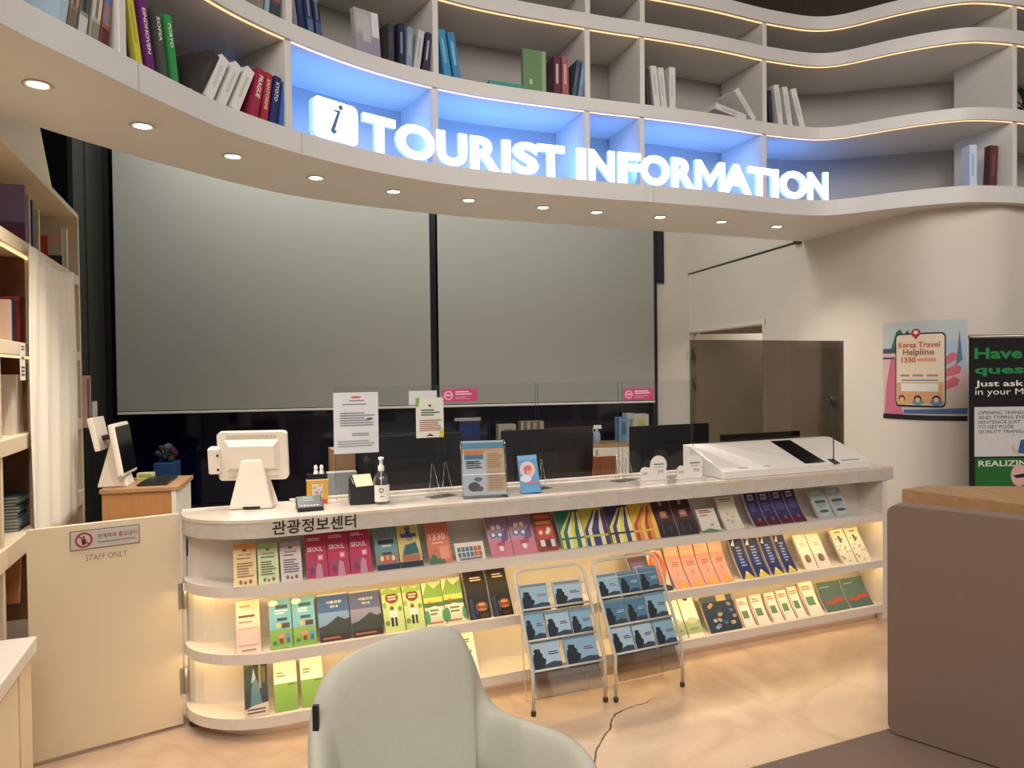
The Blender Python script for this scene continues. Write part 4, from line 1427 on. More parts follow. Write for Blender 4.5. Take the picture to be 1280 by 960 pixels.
# clear partition panels with what is taped on them
zt = 1.585
pr = []
for k, (xa, xb) in enumerate(((420, 548), (549, 672), (673, 775), (778, 868))):
    s0, s1 = on_top(xa, t=.36).x, on_top(xb, t=.36).x
    t = thing('acrylic_partition', 'clear acrylic sneeze guard, %s panel from the left of four on the counter' % words[k], 'partition', CM @ Mx.Translation((s0, .36, 1.0005)), 'clear sneeze guard panels')
    m = MB()
    m.box((0, -.0015, 0), (s1 - s0 - .006, .0015, zt - 1.0005), 'acrylic')
    m.build('panel', t)
    m = MB()
    for x in (0, s1 - s0 - .008):
        m.box((x, -.002, 0), (x + .002, .002, zt - 1.0005), 'acrylic_edge')
    m.build('edge', t)


def taped(x0, y0, x1, y1, label, base, arts, cat, name='notice', t_=.352):
    a, b = ct((x0 + x1) / 2, y0, t_), ct((x0 + x1) / 2, y1, t_)
    s0, s1 = ct(x0, (y0 + y1) / 2, t_).x, ct(x1, (y0 + y1) / 2, t_).x
    w, h = s1 - s0, a.z - b.z
    m = MB()
    m.box((0, 0, 0), (w, .0015, h), ink(base))
    poly_art(m, w, h, arts, .0004)
    o = m.build(name, None, CM @ Mx.Translation((s0, t_, b.z)))
    tag(o, label, cat)
    return o


taped(417, 490.5, 473, 566.5, 'white typed notice taped to the clear partition above the black memo box', '#d9dce0',
      [('e', .5, .92, .12, .02, '#d8705a'), ('l', .35, .85, .68, .88, 1, '#8a5a6a'), ('l', .2, .79, .82, .82, 1, '#6a7a9a'), ('r', .26, .46, .27, .74, '#9098a0')] + [('l', .14, .44, .92, .68, 6, '#8c9096'), ('l', .4, .28, .78, .34, 2, '#8c9096'), ('l', .08, .1, .9, .22, 3, '#a0a4a8'), ('e', .8, .56, .08, .02, '#5a6268')], 'notice')
taped(511, 488.5, 546, 506, 'blank pale blue-white sheet taped behind the green-cornered flyer', '#d3dbdf', [('p', [(.3, 0), (1, .5), (1, 0)], '#bcd0e0')], 'notice', t_=.357)
taped(520, 497, 554.5, 547, 'white flyer with yellow-green corners taped to the clear partition', '#dfe0d2',
      [('p', [(0, 1), (.14, 1), (.1, .8), (0, .76)], '#7fb04a'), ('p', [(1, 0), (.82, 0), (.86, .16), (1, .2)], '#dcc83a'), ('e', .5, .8, .05, .03, '#33382c'), ('l', .18, .54, .85, .72, 3, '#3f6a5a'), ('l', .12, .16, .92, .46, 6, '#b8806a'), ('p', [(.35, .04), (.5, .1), (.65, .04)], '#3a382e')], 'flyer')
for x0, y0, x1, y1, lab in ((553, 486, 597, 502, 'pink sticker with a white round emblem, left of the window mullion bottom'), (779.5, 485.5, 817, 500, 'pink sticker with a white round emblem, at the right end of the clear partition')):
    taped(x0, y0, x1, y1, lab, '#d5447e', [('e', .17, .5, .13, .36, '#e9b8cc'), ('e', .17, .5, .09, .25, '#d5447e'), ('r', .1, .45, .24, .58, '#f0d0dc'), ('l', .36, .5, .9, .86, 2, '#f4d4e0'), ('l', .36, .15, .8, .42, 2, '#e890b4')], 'sticker', 'sticker')

# ------------------------------------------------------------------ books in the curved bookcase
def ubook(px, tier, lean, w, h, d, col, label, group, title=None, tcol='#e8e4dc', yaw=0.0, inset=.03, art=None, flat=False):
    z = ZB[tier - 1][1] + .0008
    s = FRONT.find(px, z, inset)
    pt, tg, nn = FRONT.at(s)
    M = frame(pt + nn * inset + V((0, 0, z)), tg) @ Mx.Rotation(math.radians(yaw), 4, 'Z')
    a = math.radians(lean)
    if lean > 0:
        M = M @ Mx.Translation((w, 0, 0)) @ Mx.Rotation(a, 4, 'Y') @ Mx.Translation((-w, 0, 0))
    elif lean < 0:
        M = M @ Mx.Rotation(a, 4, 'Y')
    m = MB()
    c = ink(col)
    b = .003
    m.box((0, 0, 0), (w, .004, h), c)
    m.box((0, .004, 0), (b, d, h), c)
    m.box((w - b, .004, 0), (w, d, h), c)
    m.box((b, .004, .003), (w - b, d - .004, h - .003), 'paper')
    if title:
        m.text(title, ink(tcol), min(w * .5, .022), (w * .28, -.0006, h * .88), (0, 0, -1), (1, 0, 0), w=min(h * .62, .019 * len(title)), bold=.02)
    else:
        m.add([(w * .3, -.0005, h * .3), (w * .62, -.0005, h * .3), (w * .62, -.0005, h * .8), (w * .3, -.0005, h * .8)], [(0, 1, 2, 3)], ink(tcol))
    for k in (art or ()):
        x0, z0, x1, z1, cc = k
        m.add([(x0 * w, -.0004, z0 * h), (x1 * w, -.0004, z0 * h), (x1 * w, -.0004, z1 * h), (x0 * w, -.0004, z1 * h)], [(0, 1, 2, 3)], ink(cc))
    o = m.build('book', None, M)
    tag(o, label, 'book', group)
    return o


GL, GU, GR = 'books on the lowest curved shelf', 'books on the second curved shelf', 'books on the right of the curved shelves'
PHO = lambda *c: [(0, .0, 1, .25, c[0]), (0, .3, 1, .55, c[1]), (0, .6, 1, .8, c[2])]
ubook(72, 1, 10, .030, .30, .2, '#9fb9cc', 'light blue book, leftmost in the group at the top left corner of the photo', GL, tcol='#c9d4da')
ubook(84, 1, 10, .032, .31, .2, '#8a7a68', 'brown patterned book in the top left corner group, second from left', GL, tcol='#6a5a4c', art=PHO('#776856', '#a39480', '#6a5a4a'))
ubook(97, 1, 9, .034, .30, .2, '#8e9092', 'grey book with dark bands in the top left corner group', GL, tcol='#3a3c40', art=PHO('#c6c6c4', '#5a5a5c', '#b6b4b0'))
ubook(112, 1, 9, .036, .31, .2, '#b6b2a6', 'pale stone-coloured book in the top left corner group', GL, tcol='#7a7468', art=PHO('#8a8478', '#cac4b6', '#9a968a'))
ubook(126, 1, 7, .030, .30, .2, '#a05a4a', 'book with a blue and red cover, rightmost in the top left corner group', GL, tcol='#4a90d0', art=PHO('#6a2c30', '#b06a4a', '#3a7ac0'))
ubook(157, 1, -8, .022, .22, .2, '#26252a', 'thin black book at the left, before the yellow book', GL, tcol='#3a3a40')
ubook(171, 1, -10, .032, .285, .2, '#cfcc34', 'bright yellow book on the lowest curved shelf', GL, tcol='#b8a828')
ubook(186, 1, -9, .034, .275, .2, '#6f2a74', 'purple book with EINDHOVEN on its spine', GL, 'EINDHOVEN')
ubook(203, 1, -8, .032, .275, .2, '#4c4f4c', 'dark grey book with SOFIA on its spine', GL, 'SOFIA')
ubook(217, 1, -8, .032, .275, .2, '#2f9a48', 'green book with PORTO on its spine', GL, 'PORTO')
ubook(238, 1, 32, .045, .26, .22, '#3a3632', 'dark book leaning far over behind the white books', GL, tcol='#4a4642')
ubook(255, 1, 26, .046, .245, .2, '#e2e0dc', 'white leaning book, left one of the three white books on the lowest curved shelf', GL, tcol='#cfcdc8')
ubook(272, 1, 26, .042, .245, .2, '#e0deda', 'white leaning book, middle one of the three on the lowest curved shelf', GL, tcol='#c8ccc0')
ubook(288, 1, 25, .046, .245, .2, '#e2e0dc', 'white leaning book beside the crimson book', GL, tcol='#cfc4c0')
ubook(312, 1, 13, .044, .25, .2, '#a82848', 'crimson book with PRAGUE on its spine', GL, 'PRAGUE')
ubook(326, 1, 9, .036, .245, .2, '#b02a3c', 'red book with SANTORINI on its spine', GL, 'SANTORINI', tcol='#e8cfa8')
ubook(337, 1, 9, .036, .245, .2, '#2c3272', 'navy book with KYOTO on its spine', GL, 'KYOTO')
ubook(349, 1, 7, .018, .23, .2, '#3a6ac0', 'thin blue book against the shelf divider left of the i symbol', GL, tcol='#3a6ac0')
# second shelf
ubook(321, 2, 6, .034, .3, .2, '#86807a', 'grey-brown book, left one of the small group above the KYOTO book', GU, tcol='#a09a92')
ubook(331, 2, 6, .022, .28, .2, '#93aebd', 'narrow pale blue book between grey and colourful spines at top', GU, tcol='#c8d4d8')
ubook(338, 2, 4, .05, .29, .2, '#5a4c50', 'colourful photo book against the divider above the KYOTO book', GU, tcol='#b06a6a', art=PHO('#3a4a4e', '#a05c50', '#4c5c66'))
ubook(367, 2, -7, .026, .3, .2, '#8a7c90', 'thin mauve book at the left of the compartment above the i symbol', GU, tcol='#a89aa8')
ubook(375, 2, -7, .032, .3, .2, '#27345a', 'dark navy book right of the thin mauve one, above the i symbol', GU, tcol='#3c4a74')
ubook(386, 2, -7, .034, .3, .2, '#34446c', 'blue city-photo book, third in the compartment above the i symbol', GU, tcol='#7f8cae', art=PHO('#5a6c92', '#2a3658', '#7a88a8'))
ubook(396, 2, -7, .036, .3, .2, '#2a3a62', 'blue city-photo book, last before the gap above the i symbol', GU, tcol='#6a7898', art=PHO('#4a5a80', '#1f2b4a', '#66749a'))
ubook(446, 2, -4, .155, .24, .035, '#a8a8ac', 'grey and white book with its cover facing out on the second curved shelf', GU, tcol='#b8b8bc', art=[(0, 0, 1, .45, '#9a93a6'), (.7, .45, 1, 1, '#d8d8d4'), (.1, .55, .6, .9, '#b8b6b2')], yaw=0)
ubook(486, 2, 0, .035, .22, .2, '#3c3a40', 'dark grey book beside the cover-out grey book', GU, tcol='#4a4850')
ubook(499, 2, 0, .036, .24, .2, '#1f2746', 'navy book upright in the middle group of the second curved shelf', GU, tcol='#8a90a8')
ubook(508, 2, 3, .036, .235, .2, '#7f96b4', 'dusty blue book right of the upright navy book', GU, tcol='#9fb0c4')
ubook(517, 2, 9, .038, .235, .2, '#c2c2c4', 'pale grey book leaning right in the middle group of the second shelf', GU, tcol='#a8a8b0')
ubook(528, 2, 8, .036, .235, .2, '#2e2c4c', 'dark indigo book leaning against the divider above letter U', GU, tcol='#b0a8b8')
ubook(556, 2, -9, .046, .275, .2, '#2f8fc6', 'bright blue book, left one of two right of the divider', GU, tcol='#6ab8dc')
ubook(568, 2, -9, .044, .27, .2, '#2a86bc', 'bright blue book, right one of two right of the divider', GU, tcol='#7ac0de')
o = ubook(612, 2, 0, .26, .035, .17, '#2f9a8c', 'teal book lying flat on the second curved shelf', GU, tcol='#2f9a8c')
ubook(654, 2, 0, .155, .26, .03, '#5f8a5c', 'large green book with its cover facing out and a small white emblem', GU, tcol='#5f8a5c', art=[(.28, .18, .40, .32, '#b8c8a8'), (.82, 0, 1, 1, '#8aaa72')])
ubook(693, 2, 0, .044, .245, .2, '#58283c', 'maroon book right of the large green book', GU, tcol='#d8b8bc')
ubook(703, 2, 0, .044, .25, .2, '#a85a5c', 'dusty red book right of the maroon one', GU, tcol='#d8a8a4')
ubook(715, 2, 9, .026, .24, .2, '#40506a', 'slim dark blue-grey book leaning at the right of the green book group', GU, tcol='#5a6a84')
ubook(722, 2, 9, .03, .24, .2, '#6a8aa8', 'slim steel blue book leaning against the divider above the first I', GU, tcol='#8aa4ba')
ubook(809, 2, -4, .03, .25, .2, '#2c2c36', 'dark book next to the divider, left of the white pair', GR, tcol='#3a3a44')
ubook(818, 2, -6, .046, .27, .2, '#d6d4d2', 'white book leaning left, first of the pair right of the empty compartment', GR, tcol='#bcbcc0')
ubook(827, 2, -6, .044, .265, .2, '#d2d0ce', 'white book leaning left, second of the pair right of the empty compartment', GR, tcol='#bcbcc0')
ubook(837, 2, 0, .046, .28, .2, '#d8d6d2', 'white book standing upright with a gap before it on the second shelf', GR, tcol='#c2c2c4')
ubook(932, 2, -80, .042, .27, .2, '#cfd0d2', 'white book fallen nearly flat, lower of the two toppled books', GR, tcol='#b0b2b8')
ubook(941, 2, -40, .042, .25, .2, '#d6d4d2', 'white book toppled against the divider above letter T of INFORMATION', GR, tcol='#bcbcc0')
ubook(962, 2, -4, .03, .24, .2, '#2a2c38', 'dark slab standing in for the shaded gap behind the divider, left of the three white leaning books', GR, tcol='#3a3c48')  # dark block filling a gap that is only in shade
ubook(973, 2, -8, .046, .285, .2, '#d6d4d2', 'white leaning book, first of three at the bend of the second shelf', GR, tcol='#bcbcc0')
ubook(985, 2, -10, .044, .28, .2, '#d6d4d2', 'white leaning book, second of three at the bend of the second shelf', GR, tcol='#bcbcc0')
ubook(1000, 2, -16, .046, .28, .2, '#dad8d4', 'white leaning book, last of three at the bend of the second shelf', GR, tcol='#c2c2c4')
ubook(1212, 1, 0, .05, .30, .08, '#c2d2ea', 'pale blue-white book beside the maroon book at the far right', GR, tcol='#9ab4da', inset=.1)
ubook(1236, 1, 3, .062, .30, .05, '#5e3036', 'maroon book standing alone at the far right of the lowest curved shelf', GR, tcol='#7a464a', inset=.1)
# dark leafy plant at the right edge of the second shelf
pt, tg, nn = FRONT.at(FRONT.find(1284, 3.38, .12))
t = thing('potted_plant', 'dark green leafy plant cut by the right edge of the photo, second curved shelf', 'plant', frame(pt + nn * .12 + V((0, 0, 3.3808)), tg))
m = MB()
m.lathe([(.035, 0), (.05, .07), (.045, .07), (.04, .065)], 'black_plastic', 16)
m.build('pot', t)
m = MB()
mat('leaf', '#1f3324', .5, var=.3, scale=30)
for k in range(26):
    a = random.uniform(0, 2 * PI)
    r, h = random.uniform(.02, .07), random.uniform(.09, .22)
    c = V((r * math.cos(a), r * math.sin(a), h))
    d = V((math.cos(a), math.sin(a), random.uniform(-.3, .8))).normalized()
    s = d.cross(V((0, 0, 1))).normalized() * .018
    m.add([V((0, 0, .06)), c - s, c + d * .05, c + s], [(0, 1, 2, 3)], 'leaf')
m.build('leaves', t)

# ------------------------------------------------------------------ left bookcase
xe = bt(101, 400, 0).x
xd = bt(41, 400, 0).x
x3 = bt(3, 400, 0).x
lb = thing('bookcase', 'cream wall bookcase with lit shelves and cupboards at the left edge of the room', 'bookcase', BM)
m = MB()
m.box((-1.3, .33, .5), (xe, .36, 2.22), 'recess_brown')
m.box((-1.3, .33, 2.22), (xe, .36, 2.67), 'gate_white')
m.build('back_panel', lb, BM)
for z0, z1 in ((2.64, 2.67), (2.22, 2.28), (1.75, 1.81), (1.325, 1.395), (.86, .95)):
    m = MB()
    m.box((-1.3, 0, z0), (xe - .03, .33, z1), 'gate_white')
    m.build('shelf', lb, BM, bevel=.004)
for x, y in ((xe - .03, 0), (xd, .01), (x3 - .03, .01)):
    m = MB()
    zt_ = 2.665 if y == 0 else 2.222
    m.box((x, y, .50), (x + .03, .33 if y == 0 else .03, zt_), 'gate_white')
    if y:
        m.box((x + .002, .03, .50), (x + .028, .33, zt_), 'recess_brown')
    m.build('upright', lb, BM, bevel=.004)
for z in (2.218, 1.748):
    m = MB()
    m.box((-1.2, .015, z - .008), (xd + .12 if z < 2 else xe - .1, .023, z), 'led_plinth')
    m.build('led_strip', lb, BM)
lz = bt(36, 799, -.12).z
m = MB()
m.box((-1.3, -.14, lz - .06), (bt(38, 800, -.12).x + .01, .36, lz), 'counter_white')
m.build('ledge', lb, BM, bevel=.006)
xg = bt(38, 800, -.12).x
m = MB()
m.box((-1.3, -.10, 0.06), (xg, .36, lz - .065), 'gate_white')
m.box((-1.3, -.07, 0.0), (xg, .36, .06), 'counter_white')
m.build('cupboard', lb, BM)
xx = bt(23, 880, -.12).x
for a, b in ((-.9, xx - .5), (xx - .495, xx), (xx + .012, xg - .002)):
    m = MB()
    m.box((a, -.122, .075), (b - .008, -.101, lz - .085), 'gate_white')
    m.build('door', lb, BM, bevel=.002)
# sloping cream panel rising to the soffit
a = [bt(u, v, .2) for u, v in ((-30, 128), (50, 160), (66, 240), (-30, 240))]
m = MB()
k_ = (a[1].x - a[2].x) / (a[1].z - a[2].z)
m.prism([(a[0].x - .3, 2.67), (a[0].x - .3, a[1].z + .25), (a[1].x + k_ * .25, a[1].z + .25), (a[2].x - k_ * (a[2].z - 2.67), 2.67)], -.22, -.20, 'gate_white', RX)
o = m.build('top_panel', lb, BM)
# hanging cloth
m = MB()
xa, xb = bt(42, 500, -.03).x, bt(96, 500, -.03).x
N = 40
vs, fs = [], []
for j in range(19):
    z = 2.265 - 1.42 * j / 18
    for i in range(N + 1):
        u = i / N
        sag = .05 * math.sin(PI * u) if j == 0 else .05 * math.sin(PI * u) * max(0, 1 - j / 3)
        y = -.03 + .012 * math.sin(u * 21 + .6) * (.3 + j / 18) + .008 * math.sin(u * 47 + j * .2)
        vs.append((xa + (xb - xa) * u, y, z - sag))
for j in range(18):
    for i in range(N):
        fs.append((j * (N + 1) + i, (j + 1) * (N + 1) + i, (j + 1) * (N + 1) + i + 1, j * (N + 1) + i + 1))
m.add(vs, fs, 'cloth_white', True)
o = m.build('cloth', None, BM, solid=.003)
tag(o, 'plain white sheet hung over the far half of the left bookcase', 'cloth')


def lbook(x, z, th, d, h, col, label, art=None, y=.04, lean=0, name='book', cat='book'):
    M = BM @ Mx.Translation((x, y, z + .0008)) @ Mx.Rotation(math.radians(lean), 4, 'Y')
    m = MB()
    m.box((0, 0, 0), (.003, d, h), ink(col))
    m.box((th - .003, 0, 0), (th, d, h), ink(col))
    m.box((.003, 0, 0), (th - .003, .004, h), ink(col))
    m.box((.003, .004, .003), (th - .003, d - .003, h - .003), 'paper')
    for y0, z0, y1, z1, c in (art or ()):
        m.add([(-.0006, y1 * d, z0 * h), (-.0006, y0 * d, z0 * h), (-.0006, y0 * d, z1 * h), (-.0006, y1 * d, z1 * h)], [(0, 1, 2, 3)], ink(c))
    o = m.build(name, None, M)
    return tag(o, label, cat, 'books on the left bookcase')


lbook(bt(31, 270, .04).x, 2.28, .02, .26, .30, '#5a3a6a', 'large purple picture book, nearest on the upper shelf of the left bookcase', [(0, .4, 1, 1, '#7a6a9a'), (0, 0, 1, .3, '#6a2a52')])
lbook(bt(37, 290, .04).x, 2.28, .02, .22, .27, '#c8b8b0', 'pinkish white book right behind the purple picture book', [(0, 0, 1, 1, '#bcb0ac')])
lbook(bt(41, 300, .04).x, 2.28, .025, .2, .26, '#2c2c62', 'indigo book with white edge on the upper shelf, left bookcase', [(0, 0, 1, 1, '#3a3874')])
lbook(bt(49, 310, .04).x, 2.28, .025, .2, .24, '#d2c490', 'cream-yellow book on the upper shelf of the left bookcase', [(0, .1, 1, .9, '#c9bc9a')])
lbook(bt(78, 330, .04).x, 2.28, .02, .24, .25, '#b8b4a8', 'book with a red and teal picture cover near the far end of the upper shelf', [(0, 0, 1, .35, '#3a3230'), (.3, .3, .7, .8, '#b8402c'), (.72, .5, 1, .9, '#3a7a86'), (0, .55, .26, .95, '#c8a890'), (.1, .1, .6, .26, '#7a3a4a')])
lbook(bt(84, 330, .04).x, 2.28, .03, .2, .27, '#dcd6ca', 'white book behind the red and teal one, left bookcase')
lbook(bt(91, 335, .04).x, 2.28, .03, .18, .24, '#b08a5c', 'tan book at the far end of the upper shelf, left bookcase')
x = bt(34, 400, .2).x
t = thing('storage_box', 'dark red box in the upper lit compartment of the left bookcase', 'box', BM @ Mx.Translation((xd - .10, .03, 1.8108)))
m = MB()
m.box((0, 0, 0), (.09, .27, .20), ink('#8a2214'))
m.build('body', t, bevel=.004)
m = MB()
m.box((-.003, -.003, .19), (.093, .273, .215), ink('#9c2c1a'))
m.build('lid', t)
lbook(bt(9, 400, .05).x, 1.81, .03, .10, .19, '#c9a48c', 'pinkish book in the compartment with the dark red box')
lbook(bt(14, 400, .05).x, 1.81, .03, .12, .20, '#1f3050', 'dark blue book in the compartment with the dark red box')
for k, (u, c, nm) in enumerate(((12, '#d0c2ac', 'nearest'), (17, '#d8cbb6', 'middle'), (22, '#cdbda6', 'farthest'))):
    lbook(bt(u, 500, .05).x, 1.395, .05, .22, .27, c, 'cream file box in the middle compartment of the left bookcase, %s of three' % nm, name='file_box', cat='file box')
t = thing('cardboard_box', 'brown cardboard box behind the cream file boxes in the left bookcase', 'box', BM @ Mx.Translation((bt(33, 500, .2).x, .08, 1.3958)))
m = MB()
m.box((0, 0, 0), (.2, .22, .21), 'brown_box')
m.build('body', t, bevel=.003)
m = MB()
m.box((-.001, -.001, .09), (.0, .221, .12), ink('#b09a70'))
m.build('tape', t)
for st, (u, yy, n, cs) in enumerate(((20, .04, 11, ('#4f7078', '#5f8288', '#7a8a6a', '#3f5a66')), (33, .05, 7, ('#3a4a4c', '#8a8a5c', '#4f6a70', '#2f3c40')))):
    x = bt(u, 650, .05).x
    for k in range(n):
        M = BM @ Mx.Translation((x + random.uniform(-.008, .008), yy + random.uniform(-.008, .008), .9508 + k * .0145)) @ Mx.Rotation(random.uniform(-.08, .08), 4, 'Z')
        m = MB()
        c = random.choice(cs)
        m.box((0, 0, 0), (.15, .2, .003), ink(c))
        m.box((.002, .004, .003), (.148, .198, .011), 'paper_edge')
        m.box((0, 0, .011), (.15, .2, .014), ink(c))
        o = m.build('booklet', None, M)
        tag(o, ('topmost teal-grey booklet on the %s stack low in the left bookcase' if k == n - 1 else 'teal-grey booklet below the top of the %s stack low in the left bookcase') % ('nearer, taller' if st == 0 else 'farther, shorter'), 'booklet', ('nearer' if st == 0 else 'farther') + ' booklet pile in the left bookcase')
lbook(bt(20, 750, .05).x, lz, .02, .2, .27, '#b0703f', 'orange-brown book leaning in the lowest compartment above the ledge', lean=14)
# paper tag on shelf edge
M = BM @ Mx.Translation((bt(25, 440, -.004).x, -.004, 1.64))
m = MB()
m.box((0, 0, 0), (.085, .0015, .165), ink('#e0dccf'))
poly_art(m, .085, .165, [('l', .2, .8, .85, .95, 2, '#3a3834'), ('e', .5, .6, .3, .04, '#6a6860'), ('l', .15, .1, .85, .4, 3, '#4a4842')], .0003)
tag(m.build('price_tag', None, M), 'small white printed tag hanging from the lit shelf edge, left bookcase', 'tag')
# hanging pink pad at the far end
M = BM @ Mx.Translation((xe + .0015, -.075, 1.33))
m = MB()
m.box((0, .03, 0), (.012, .075, .33), ink('#c7a79c'))
m.box((.002, .028, .31), (.010, .077, .33), ink('#8a6a62'))
m.box((-.0005, .035, .01), (0, .05, .31), ink('#8f6a66'))
tag(m.build('hanging_pad', None, M), 'pinkish pad of papers hanging at the far edge of the left bookcase', 'notepad')
# switch plate on dark wall
p = hit(116, 514, WM @ V((0.0, 0, 0)), WM.to_3x3() @ V((1, 0, 0)))
m = MB()
m.box((0, -.06, -.09), (.008, .06, .09), 'white_plastic')
m.box((.008, -.02, -.03), (.012, .02, .03), 'white_plastic')
pl = WMI @ p
tag(m.build('wall_switch', None, WM @ Mx.Translation((0.0125, pl.y, pl.z)), bevel=.002), 'white switch plate on the dark wall beside the left blind', 'switch')

# ------------------------------------------------------------------ swing gate
ga, gb = V((-2.06, 3.03, 0)), V((-1.568, 3.365, 0))
GM = frame(ga, gb - ga)
gw = (gb - ga).length
t = thing('swing_gate', 'cream swing gate with a no-entry plate between the bookcase and the counter', 'gate', GM)
m = MB()
m.box((0, -.012, .018), (gw, .012, 1.008), 'gate_white')
m.build('panel', t, GM, bevel=.002)
GI = GM.inverted()


def gp(u, v):
    return GI @ hit(u, v, GM @ V((0, -.013, 0)), GM.to_3x3() @ V((0, 1, 0)))


a, b, c = gp(87, 665), gp(174, 656), gp(88, 689)
w, h = b.x - a.x, a.z - c.z
m = MB()
m.box((a.x, -.0165, c.z), (b.x, -.0122, a.z), ink('#5c5650'))
m.box((a.x + .003, -.0185, c.z + .003), (b.x - .003, -.0166, a.z - .003), ink('#bfb4a8'))
cx, cz_ = a.x + h * .62, c.z + h / 2
ring = []
r1, r2 = h * .40, h * .31
for k in range(24):
    p1 = 2 * PI * k / 24
    p2 = 2 * PI * (k + 1) / 24
    m.add([(cx + r2 * math.cos(p1), -.019, cz_ + r2 * math.sin(p1)), (cx + r1 * math.cos(p1), -.019, cz_ + r1 * math.sin(p1)), (cx + r1 * math.cos(p2), -.019, cz_ + r1 * math.sin(p2)), (cx + r2 * math.cos(p2), -.019, cz_ + r2 * math.sin(p2))], [(0, 1, 2, 3)], ink('#a82436'))
m.prism([(cx + r * math.cos(t_) * .9, cz_ - .001 + r * math.sin(t_)) for r, t_ in [(h * .09, 2 * PI * k / 10) for k in range(10)]], .0190, .0194, ink('#2a2422'), RX)
m.prism([(cx - .006, cz_ - h * .24), (cx + .006, cz_ - h * .24), (cx + .009, cz_ + h * .06), (cx - .009, cz_ + h * .06)], .0190, .0194, ink('#2a2422'), RX)
m.prism([(cx + h * .055 * math.cos(2 * PI * k / 10), cz_ + h * .16 + h * .055 * math.sin(2 * PI * k / 10)) for k in range(10)], .0190, .0194, ink('#2a2422'), RX)
q = .7071
m.prism([(cx - r1 * q - .002, cz_ + r1 * q - .002), (cx - r1 * q + .002, cz_ + r1 * q + .002), (cx + r1 * q + .002, cz_ - r1 * q + .002), (cx + r1 * q - .002, cz_ - r1 * q - .002)], .0195, .0199, ink('#a82436'), RX)
tx = cx + h * .62
tw = b.x - tx - .012
m.text('관계자외', ink('#3a3632'), h * .24, (tx, -.019, c.z + h * .50), (1, 0, 0), (0, 0, 1), w=tw * .47, bold=.01)
m.text('출입금지', ink('#a8343a'), h * .24, (tx + tw * .53, -.019, c.z + h * .50), (1, 0, 0), (0, 0, 1), w=tw * .47, bold=.01)
m.box((tx, -.0192, c.z + h * .28), (b.x - .016, -.0188, c.z + h * .34), ink('#857a72'))
o = m.build('sign_plate', t, GM)
a, b = gp(107, 699), gp(159, 690)
m = MB()
m.text('STAFF ONLY', ink('#8c7c62'), .026, (a.x, -.0132, gp(133, 698).z), (1, 0, 0), (0, 0, 1), w=b.x - a.x, bold=-.004)
m.build('lettering', t, GM)
for z in (.22, .62):
    m = MB()
    m.box((gw - .012, -.016, z - .06), (gw + .02, -.0125, z + .06), 'steel')
    m.tube([(gw + .012, -.018, z - .06), (gw + .012, -.018, z + .06)], .009, 'steel', 10)
    m.build('hinge', t, GM)
t = thing('gate_post', 'narrow grey steel post between the gate and the rounded counter end', 'post', GM @ Mx.Translation((gw + .055, .03, 0)))
m = MB()
m.box((-.025, -.02, 0), (.02, .02, .92), 'steel')
m.build('post', t)
m = MB()
m.box((-.0255, -.0245, .80), (.0, -.0205, .88), 'frame_black')
m.build('latch', t)

# ------------------------------------------------------------------ staff side: left desk
dl, dr = hit(127, 612, (0, 3.98, 0), (0, 1, 0)), hit(224, 606, (0, 4.08, 0), (0, 1, 0))
dM = frame((dl.x, dl.y, 0), (dr - dl) * V((1, 1, 0)))
dw = (V((dr.x, dr.y, 0)) - V((dl.x, dl.y, 0))).length
dz = dl.z
t = thing('side_desk', 'oak side desk with a white trimmed edge behind the gate', 'desk', dM)
m = MB()
m.box((0, 0, 0), (dw - .04, .44, dz - .025), 'oak_desk')
m.build('cabinet', t)
m = MB()
m.box((-.01, -.012, dz - .025), (dw, .46, dz), 'oak_table')
m.build('desktop', t, bevel=.003)
m = MB()
m.box((dw - .04, -.008, 0), (dw - .015, .45, dz - .026), 'white_paint')
m.build('side_panel', t)
DI = dM.inverted()


def dp(u, v):
    q = DI @ hit(u, v, (0, 0, dz), (0, 0, 1))
    return q


t = thing('pos_terminal', 'white point-of-sale terminal seen edge-on, on the oak side desk', 'computer', dM @ Mx.Translation((dp(140, 606).x, .14, dz + .0008)))
m = MB()
m.add([(-.05, -.07, 0), (.11, -.07, 0), (.11, .09, 0), (-.05, .09, 0), (.015, -.035, .26), (.045, -.035, .26), (.045, .05, .26), (.015, .05, .26)],
      [(0, 3, 2, 1), (4, 5, 6, 7), (0, 1, 5, 4), (1, 2, 6, 5), (2, 3, 7, 6), (3, 0, 4, 7)], 'cream_plastic')
o = m.build('stand', t, bevel=.008)
m = MB()
R = Mx.Translation((.075, 0, .06)) @ Mx.Rotation(math.radians(-9), 4, 'Y')
m.box((0, -.15, 0), (.035, .16, .30), 'cream_plastic', R)
m.build('screen_body', t, bevel=.012, seg=3)
m = MB()
m.box((.0352, -.14, .02), (.038, .15, .28), 'screen_black', R)
m.build('screen', t)
m = MB()
R = Mx.Translation((-.045, 0, .205)) @ Mx.Rotation(math.radians(-12), 4, 'Y')
m.box((0, -.11, 0), (.03, .11, .19), 'cream_plastic', R)
m.box((.02, -.03, .05), (.09, .03, .08), 'black_plastic', R)
m.build('customer_display', t, bevel=.006)
p = dp(188, 606)
t = thing('keyboard', 'black keyboard lying beside the edge-on terminal on the oak desk', 'keyboard', dM @ Mx.Translation((p.x - .06, .05, dz + .0008)))
m = MB()
m.box((0, 0, 0), (.16, .30, .014), 'black_plastic')
m.build('body', t, bevel=.003)
m = MB()
for i in range(6):
    for j in range(12):
        m.box((.012 + i * .024, .012 + j * .0235, .014), (.032 + i * .024, .031 + j * .0235, .018), 'screen_black')
kk = m.build('keys', t)
p = dp(170, 600)
m = MB()
m.box((0, 0, 0), (.09, .06, .035), ink('#c9d08a'))
m.box((.01, -.0006, .008), (.08, 0, .028), ink('#8fa04c'))
